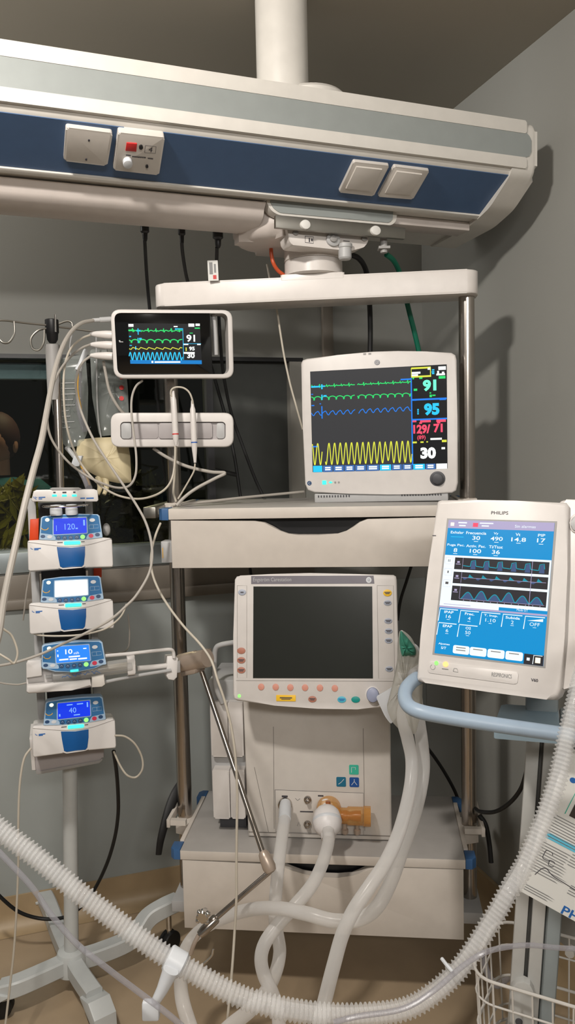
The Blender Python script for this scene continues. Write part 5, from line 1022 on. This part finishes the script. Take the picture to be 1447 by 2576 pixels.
# pouch with a green band, hanging where the hoses start
pu = thing('sealed_pouch', at(1020, 1830, 1.70), 'crumpled clear plastic pouch with a green band between the two ventilators', 'pouch')
PU = Fr.px(1020, 1700, 1.665, -.2, 0)
pillow(PU, dense(PU.P([(1006, 1580), (1034, 1600), (1056, 1645), (1064, 1700), (1062, 1780), (1046, 1850), (1012, 1842), (985, 1815), (972, 1780), (988, 1720), (1000, 1660), (1000, 1620)]), .012), .02, 'pouch_clear', 'pouch_bag', pu)
pillow(PU.moved(PU.w(0, 0, .006)), dense(PU.P([(1008, 1582), (1028, 1604), (1046, 1628), (1048, 1648), (1010, 1652), (1004, 1620)]), .006), .018, 'green_cloth', 'green_band', pu)
MB().tube(path([(1008, 1628, 1.668), (1025, 1622, 1.662), (1044, 1626, 1.665), (1054, 1640, 1.67)]), .005, 10).obj('strap', M['button_white'], pu)
wt_ = MB().prism(Fr.px(970, 1780, 1.735, -.2, .1), rpoly(Fr.px(970, 1780, 1.735, -.2, .1).P([(946, 1752), (985, 1730), (1002, 1700), (1008, 1740), (1000, 1800), (984, 1822), (968, 1800)]), .006), -.002, .003, .001).obj('white_flap', M['button_white'], pu)

# ------------------------------------------------------------------ corrugated hose in front
CP = path([(-70, 2030, 1.0), (0, 2087, 1.0), (100, 2163, .995), (193, 2241, .99), (300, 2322, .985), (387, 2385, .98), (477, 2440, .975), (593, 2502, .97), (700, 2534, .97), (800, 2550, .975), (903, 2553, .98), (1013, 2540, .99), (1089, 2500, 1.0), (1165, 2426, 1.01), (1240, 2312, 1.03), (1278, 2246, 1.04), (1318, 2178, 1.06), (1361, 2080, 1.08), (1402, 1962, 1.10), (1433, 1828, 1.13), (1460, 1720, 1.16), (1482, 1650, 1.20), (1496, 1612, 1.27), (1488, 1600, 1.37)], 30)
acc = [0]
for a, b in zip(CP, CP[1:]): acc.append(acc[-1] + (b - a).length)
step = .0062 / 6; RS, RR, k, d = [], [], 0, 0.0; i = 0
while d < acc[-1]:
    while acc[i + 1] < d: i += 1
    RS.append(CP[i].lerp(CP[i + 1], (d - acc[i]) / (acc[i + 1] - acc[i]))); RR.append((.0110, .0112, .0122, .0142, .0144, .0126)[k % 6]); k += 1; d += step
co_ = thing('corrugated_hose', RS[len(RS) // 2], 'clear corrugated hose sweeping across the foreground from the left edge to the right', 'breathing hose')
MB().tube(RS, RR, 18).obj('corrugated_tube', M['hose_clear'], co_, smooth=70)
MB().tube([RS[j] for j in range(0, len(RS), 9)], .0088, 14).obj('inner_wall', M['hose_clear'], co_, smooth=60)
cpos, cdir = at(441, 2419, .977), (at(477, 2440, .975) - at(405, 2397, .979)).normalized()
hc = thing('hose_clip', at(378, 2545, .95), 'white plastic clip with a long handle clamped on the corrugated hose', 'clip')
MB().lathe(cpos - cdir * .012, cdir, [(.0145, 0), (.0165, .002), (.0165, .022), (.0145, .024)], 28).obj('clip_ring', M['button_white'], hc)
MB().tube([cpos + (at(430, 2440, .955) - cpos) * 1.0, at(408, 2490, .952), at(388, 2526, .95)], [.0105, .0075, .0055], 14).obj('clip_handle', M['button_white'], hc)
e_ = at(380, 2540, .95); MB().box(Fr(e_, RT, -DN), -.011, .011, -.012, .012, -.006, .006, .003).obj('clip_end', M['button_white'], hc)
cable([(-40, 2105, .96), (0, 2146, .955), (77, 2228, .95), (128, 2300, .945), (193, 2374, .94), (271, 2437, .935), (348, 2495, .93), (437, 2563, .92), (520, 2640, .91)], .0036, 'tube_clear', 'thin clear lilac tube crossing the foreground at lower left, below the corrugated hose', 'tube', 'clear_tube')
cable([(840, 2572, .955), (900, 2557, .957), (1013, 2538, .965), (1089, 2494, .975), (1165, 2430, .985), (1221, 2396, .99), (1278, 2382, 1.0), (1335, 2378, 1.01), (1400, 2384, 1.02), (1500, 2390, 1.03)], .0034, 'tube_clear', 'thin clear lilac tube running along the corrugated hose and off to the lower right', 'tube', 'clear_tube')
sw = MB().tube(path([(1112, 2412, 1.02), (1126, 2430, 1.005), (1140, 2446, .995)]), .0025, 8).obj('tie_strap', M['button_white']); tag(sw, 'short white tie strap poking out of the corrugated hose at right', 'strap')

# ------------------------------------------------------------------ stand of the blue-screen ventilator
vst = thing('ventilator_stand', at(1350, 2576, 1.50) * 1.0, 'grey column stand with a pale blue handle under the blue-screen ventilator', 'ventilator stand'); vst.location.z = 0
CF = Fr.px(1352, 2200, 1.52, -.30, 0, -.062)
zl = -(CF.O.z) / CF.V.z
vtop = CF.q(1340, 1790)[1]
def colbox(x0, x1, n0, n1, m, nm, bev=.003):
    a, b = CF.q(x0, 2240, n1)[0], CF.q(x1, 2240, n1)[0]
    return MB().box(CF, a, b, zl + .05, vtop, n0, n1, bev).obj(nm, M[m], vst)
colbox(1300, 1333, -.05, 0, 'column_grey', 'column_rail'); colbox(1343, 1377, -.05, 0, 'column_grey', 'column_rail'); colbox(1334, 1342, -.04, -.012, 'slot_dark', 'column_slot', 0); colbox(1377.5, 1420, -.06, -.010, 'side_grey', 'column_side', .008)
pc2 = CF.w(CF.q(1350, 2240)[0], zl, -.03)
MB().box(Fr((pc2.x, pc2.y, 0), (math.cos(.3), -math.sin(.3), 0), (0, 0, 1)), -.16, .18, .0, .052, -.17, .14, .012).obj('stand_base', M['column_grey'], vst)
MB().tube(path([(1050, 1706, 1.47), (1036, 1716, 1.45), (1022, 1734, 1.42), (1019, 1756, 1.39), (1030, 1777, 1.36), (1060, 1791, 1.34), (1120, 1803, 1.33), (1200, 1816, 1.32), (1300, 1831, 1.31), (1400, 1845, 1.30), (1480, 1856, 1.31), (1535, 1850, 1.36), (1545, 1832, 1.43), (1500, 1812, 1.47), (1430, 1806, 1.48)]), .0128, 20).obj('handle', M['handle_blue'], vst)
MB().tube(path([(1052, 1704, 1.47), (1045, 1700, 1.49), (1060, 1690, 1.52)]), .015, 16).obj('handle_socket', M['mid_grey'], vst)
mp_ = at(1322, 1800, 1.46); MPF = Fr(mp_, (math.cos(-.3), math.sin(-.3), 0), (-math.sin(-.3) * .0, 0, 1))
MB().prism(Fr(mp_, (math.cos(.3), -math.sin(.3), 0), (math.sin(.3), math.cos(.3), 0), V3((0, 0, 1))), rpoly([(-.055, -.075), (.06, -.075), (.06, .06), (-.045, .06)], .008), -.022, .0, .003).obj('mounting_plate', M['plate_blue'], vst)
MB().box(Fr(mp_, (math.cos(.3), -math.sin(.3), 0), (0, 0, 1)), .0, .06, -.002, .07, -.09, -.03, .006).obj('tilt_bracket', M['side_grey'], vst)
BP = CF.moved(CF.w(0, 0, .012))
bpz = ppoly(BP, [(1281, 2600), (1283, 2500), (1288, 2484), (1300, 2473), (1318, 2470), (1334, 2478), (1343, 2494), (1345, 2600)], -.014, .006, 'column_grey', vst, 'lock_plate', .003)
dot(BP, 1306, 2572, 9, 8, .006, .009, 'dark_grey', bpz, 'screw')
# wire basket
wk = thing('wire_basket', atz(1240, 2600, .12), 'white wire basket at the bottom right, behind the column stand', 'basket')
ky = -.50; c0 = atz(1183, 2446, .335)
BKF = Fr((c0.x, c0.y, 0), (math.cos(ky), math.sin(ky), 0), (-math.sin(ky), math.cos(ky), 0), V3((0, 0, 1)))
outl = rrect(0, -.01, .36, .21, .05, 6)
def loop(z, sc=1.0, r=.0026):
    P_ = [BKF.w(.18 + (u - .18) * sc, .1 + (v - .1) * sc, z) for u, v in outl]; return P_ + [P_[0]], r
wm = MB()
for z, sc, r in ((.335, 1.0, .0034), (.285, .985, .0022), (.215, .965, .0032), (.15, .95, .0022), (.115, .94, .003)):
    P_, _ = loop(z, sc); wm.tube(P_, r, 8)
for i in range(0, len(outl) * 2):
    t = i / (len(outl) * 2)
    L_ = [math.dist(outl[j], outl[(j + 1) % len(outl)]) for j in range(len(outl))]; tot = sum(L_); dd = t * tot; j = 0
    while dd > L_[j]: dd -= L_[j]; j += 1
    a, b = outl[j], outl[(j + 1) % len(outl)]; u, v = a[0] + (b[0] - a[0]) * dd / L_[j], a[1] + (b[1] - a[1]) * dd / L_[j]
    if i % 2 == 0: wm.tube([BKF.w(u, v, .337), BKF.w(.18 + (u - .18) * .94, .1 + (v - .1) * .94, .113)], .0019, 6)
for k in range(9): 
    u = .03 + k * .0375; wm.tube([BKF.w(u, 0, .114), BKF.w(u, .2, .114)], .0019, 6)
wm.obj('wire_mesh', M['wire_white'], wk)
MB().tube([BKF.w(.16, .205, .3), BKF.w(.16, .225, .3)], .01, 10).obj('basket_hook', M['wire_white'], wk)
for k, pts in enumerate((((1215, 2440, .16), (1225, 2500, .16), (1250, 2540, .16), (1280, 2520, .16)),)):
    o = MB().tube(curve([atz(x, y, z) + V3((.02, .08, 0)) for x, y, z in pts]), .008, 12).obj('coiled_tube', M['tube_clear']); tag(o, 'short clear tube lying inside the white wire basket', 'tube')
# instruction sheet
SHF = Fr.px(1400, 2150, 1.41, -.2, .08, -.44)
sh = ppoly(SHF, [(1306, 2240), (1570, 2386), (1700, 2030), (1432, 1880)], -.0015, .0005, 'paper', None, 'instruction_sheet', 0, .004)
tag(sh, 'white instruction sheet with blue lettering tilted on the column stand at right', 'sheet')
ax = lambda px, py: SHF.q(px, py, .0008)
bl_, tl_ = ax(1306, 2240), ax(1432, 1880)
UU = (V3((*ax(1447, 2316), 0)) - V3((*bl_, 0))).normalized(); VV = V3((-UU.y, UU.x, 0))
SHT = Fr(SHF.w(*bl_, .0008), SHF.U * UU.x + SHF.V * UU.y, SHF.U * VV.x + SHF.V * VV.y, SHF.N)
im = MB(); im.text(SHT, 'PHILIPS', *[c for p in (SHT.q(1410, 2297), ) for c in p], SHT.q(1410, 2297)[0] + .092, SHT.q(1410, 2297)[1] + .0165, 0, .02); im.obj('maker_text', M['ink_blue'], sh, smooth=0)
def trow(x, y, L, h=.0012, m=None): 
    a = SHT.q(x, y); m.flat(SHT, [(a[0], a[1]), (a[0] + L, a[1]), (a[0] + L, a[1] + h), (a[0], a[1] + h)], .0003)
im = MB(); rnd = random.Random(11)
for k in range(13): trow(1384 - k * .6 - k * 1.9, 2062 + k * 4.6 * 0 + k * 0, .0, .0, im) if False else None
for x0, y0, n_, L in ((1396, 2050, 9, .075), (1366, 2118, 12, .07), (1318, 2236, 3, .06), (1436, 2228, 4, .05), (1440, 2150, 5, .05)):
    a = SHT.q(x0, y0)
    for k in range(n_):
        v = a[1] - k * .0052 if y0 != 2236 else a[1] + k * .0045
        im.flat(SHT, [(a[0], v), (a[0] + L * rnd.uniform(.7, 1), v), (a[0] + L * rnd.uniform(.7, .71), v + .0016), (a[0], v + .0016)], .0003)
im.obj('text_rows', M['ink_grey'], sh, smooth=0)
a = SHT.q(1372, 2106); im = MB(); im.flat(SHT, [(a[0], a[1]), (a[0] + .16, a[1]), (a[0] + .16, a[1] + .0115), (a[0], a[1] + .0115)], .0003); im.obj('cyan_band', M['ink_cyan'], sh, smooth=0)
im = MB(); a = SHT.q(1432, 2052); im.flat(SHT, [(a[0], a[1]), (a[0] + .06, a[1]), (a[0] + .06, a[1] + .04), (a[0], a[1] + .04)], .0003); im.obj('photo', M['photo_dark'], sh, smooth=0)
im = MB(); a = SHT.q(1424, 2042); b_ = .0012
im.stroke(SHT, [(a[0], a[1] - .004), (a[0], a[1] + .055), (a[0] + .09, a[1] + .055)], .0016, .0003); im.obj('photo_frame', M['icon_mint'], sh, smooth=0)
im = MB(); a = SHT.q(1346, 2200); im.stroke(SHT, [(p.x, p.y) for p in curve([(a[0], a[1], 0), (a[0] + .006, a[1] + .016, 0), (a[0] + .014, a[1] + .020, 0), (a[0] + .028, a[1] + .014, 0), (a[0] + .05, a[1] + .012, 0), (a[0] + .075, a[1] + .010, 0)], 6)], .0014, .0003)
im.stroke(SHT, rrect(a[0] - .002, a[1] + .034, a[0] + .012, a[1] + .052, .004) , .0012, .0003); im.stroke(SHT, rrect(a[0] + .012, a[1] + .028, a[0] + .022, a[1] + .038, .003), .0012, .0003); im.obj('line_drawing', M['ink_dark'], sh, smooth=0)
im = MB(); c = SHT.q(1442, 1963); im.flat(SHT, ell(c[0], c[1], .006, .005), .0003); im.obj('blue_dot', M['ink_blue'], sh, smooth=0)

# ------------------------------------------------------------------ jointed support arm
ar = thing('support_arm', at(505, 2355, 1.60), 'jointed steel hose arm clamped on the left rack post, hanging down to the lower drawer', 'support arm')
c0_, c1_ = at(455, 1670, 1.955), at(522, 1655, 1.90)
dx = (c1_ - c0_).normalized()
MB().lathe(c0_, dx, [(.02, 0), (.0245, .003), (.0245, .058), (.0225, .062), (.0225, (c1_ - c0_).length)], 28).obj('clamp_drum', M['bronze_steel'], ar)
MB().box(Fr(c0_.lerp(c1_, .4), dx, V3((0, 0, 1))), -.022, .03, -.031, -.020, -.02, .02, .003).box(Fr(c0_, dx, V3((0, 0, 1))), -.012, .006, -.016, .016, -.115, .0, .003).obj('post_clamp', M['bronze_steel'], ar)
r0, r1 = at(508, 1690, 1.915), at(664, 2152, 1.66)
MB().tube([r0, r0.lerp(r1, .5), r1], .0062, 16).obj('upper_rod', M['steel'], ar)
j0, j1 = at(660, 2140, 1.66), at(682, 2192, 1.645); jd = j1 - j0
MB().lathe(j0, jd, [(.007, 0), (.0115, .006), (.0135, .016), (.0148, jd.length * .8), (.012, jd.length), (.006, jd.length + .003)], 20).obj('elbow_joint', M['bronze_steel'], ar)
r2 = at(541, 2312, 1.62)
MB().tube([at(680, 2192, 1.645), at(610, 2252, 1.632), r2], .0056, 14).obj('lower_rod', M['steel'], ar)
g0, g1 = at(546, 2308, 1.62), at(502, 2352, 1.605); gd = g1 - g0
MB().lathe(g0, gd, [(.008, 0), (.0105, .004), (.0105, gd.length * .75), (.008, gd.length)], 18).obj('end_grip', M['steel'], ar)
kb_ = at(512, 2301, 1.60)
km = MB().lathe(kb_, V3((-.1, -1, .1)), [(.006, -.02), (.007, -.004), (.0135, 0), (.0135, .012), (.010, .015)], 8)
for t in range(4): km.ball(kb_ + V3((.0125 * math.cos(t * 1.57 + .6), -.008, .0125 * math.sin(t * 1.57 + .6))), .0058, (1, 1.2, 1), 10)
km.obj('star_knob', M['chrome'], ar)
hk2 = MB().tube(path([(500, 2352, 1.605), (488, 2376, 1.60), (480, 2400, 1.60)]), .0045, 10).obj('end_hook', M['bronze_steel'], ar)
sm_ = MB().tube(path([(537, 2388, 1.62), (534, 2402, 1.62), (524, 2414, 1.62), (512, 2424, 1.62)]), .0022, 8).obj('steel_hook', M['chrome']); tag(sm_, 'small bent steel hook below the arm grip', 'hook')
# ------------------------------------------------------------------ light and camera
def area(name, loc, tgt, sx, sy, power, col):
    l = bpy.data.lights.new(name, 'AREA'); l.shape = 'RECTANGLE'; l.size, l.size_y = sx, sy; l.energy = power; l.color = col
    o = bpy.data.objects.new(name, l); COL.objects.link(o); o.location = loc
    o.rotation_euler = (V3(tgt) - V3(loc)).to_track_quat('-Z', 'Y').to_euler(); return o
area('ceiling_lamp', (-.53, .55, CEIL - .02), (-.05, 1.8, .6), .14, .14, 36, (1, .94, .87))
area('room_lamp', (.45, -1.5, CEIL - .02), (.1, 1.5, .9), 1.3, .34, 68, (1, .96, .91))
area('side_fill', (-1.45, 1.72, CEIL - .02), (-.2, 2.45, 1.5), .5, .5, 13, (1, .97, .92))  # added fill light, lifts the dark upper left wall under the beam
area('shrub_fill', tuple(WB.w(.05, 2.2, -1.2)), tuple(WB.w(.1, 1.2, -.5)), .2, .2, 8, (1, .84, .5))  # added fill light beyond the glass, brightens the shrubs and the person
wd = bpy.data.worlds.new('World'); S.world = wd; wd.use_nodes = True
wd.node_tree.nodes['Background'].inputs[0].default_value = (1, .96, .90, 1); wd.node_tree.nodes['Background'].inputs[1].default_value = .15
cam = bpy.data.cameras.new('Camera'); co = bpy.data.objects.new('Camera', cam); COL.objects.link(co)
cam.sensor_fit = 'VERTICAL'; cam.sensor_height = 36; cam.sensor_width = 36 * IW / IH; cam.lens = FOC / IH * 36
cam.clip_start = .05
R = Matrix((RT, -DN, -FW)).transposed().to_4x4(); R.translation = CAM; co.matrix_world = R
S.camera = co
S.view_settings.view_transform = 'Standard'; S.view_settings.look = 'None'; S.view_settings.exposure = 0; S.view_settings.gamma = 1
S.view_settings.use_curve_mapping = False
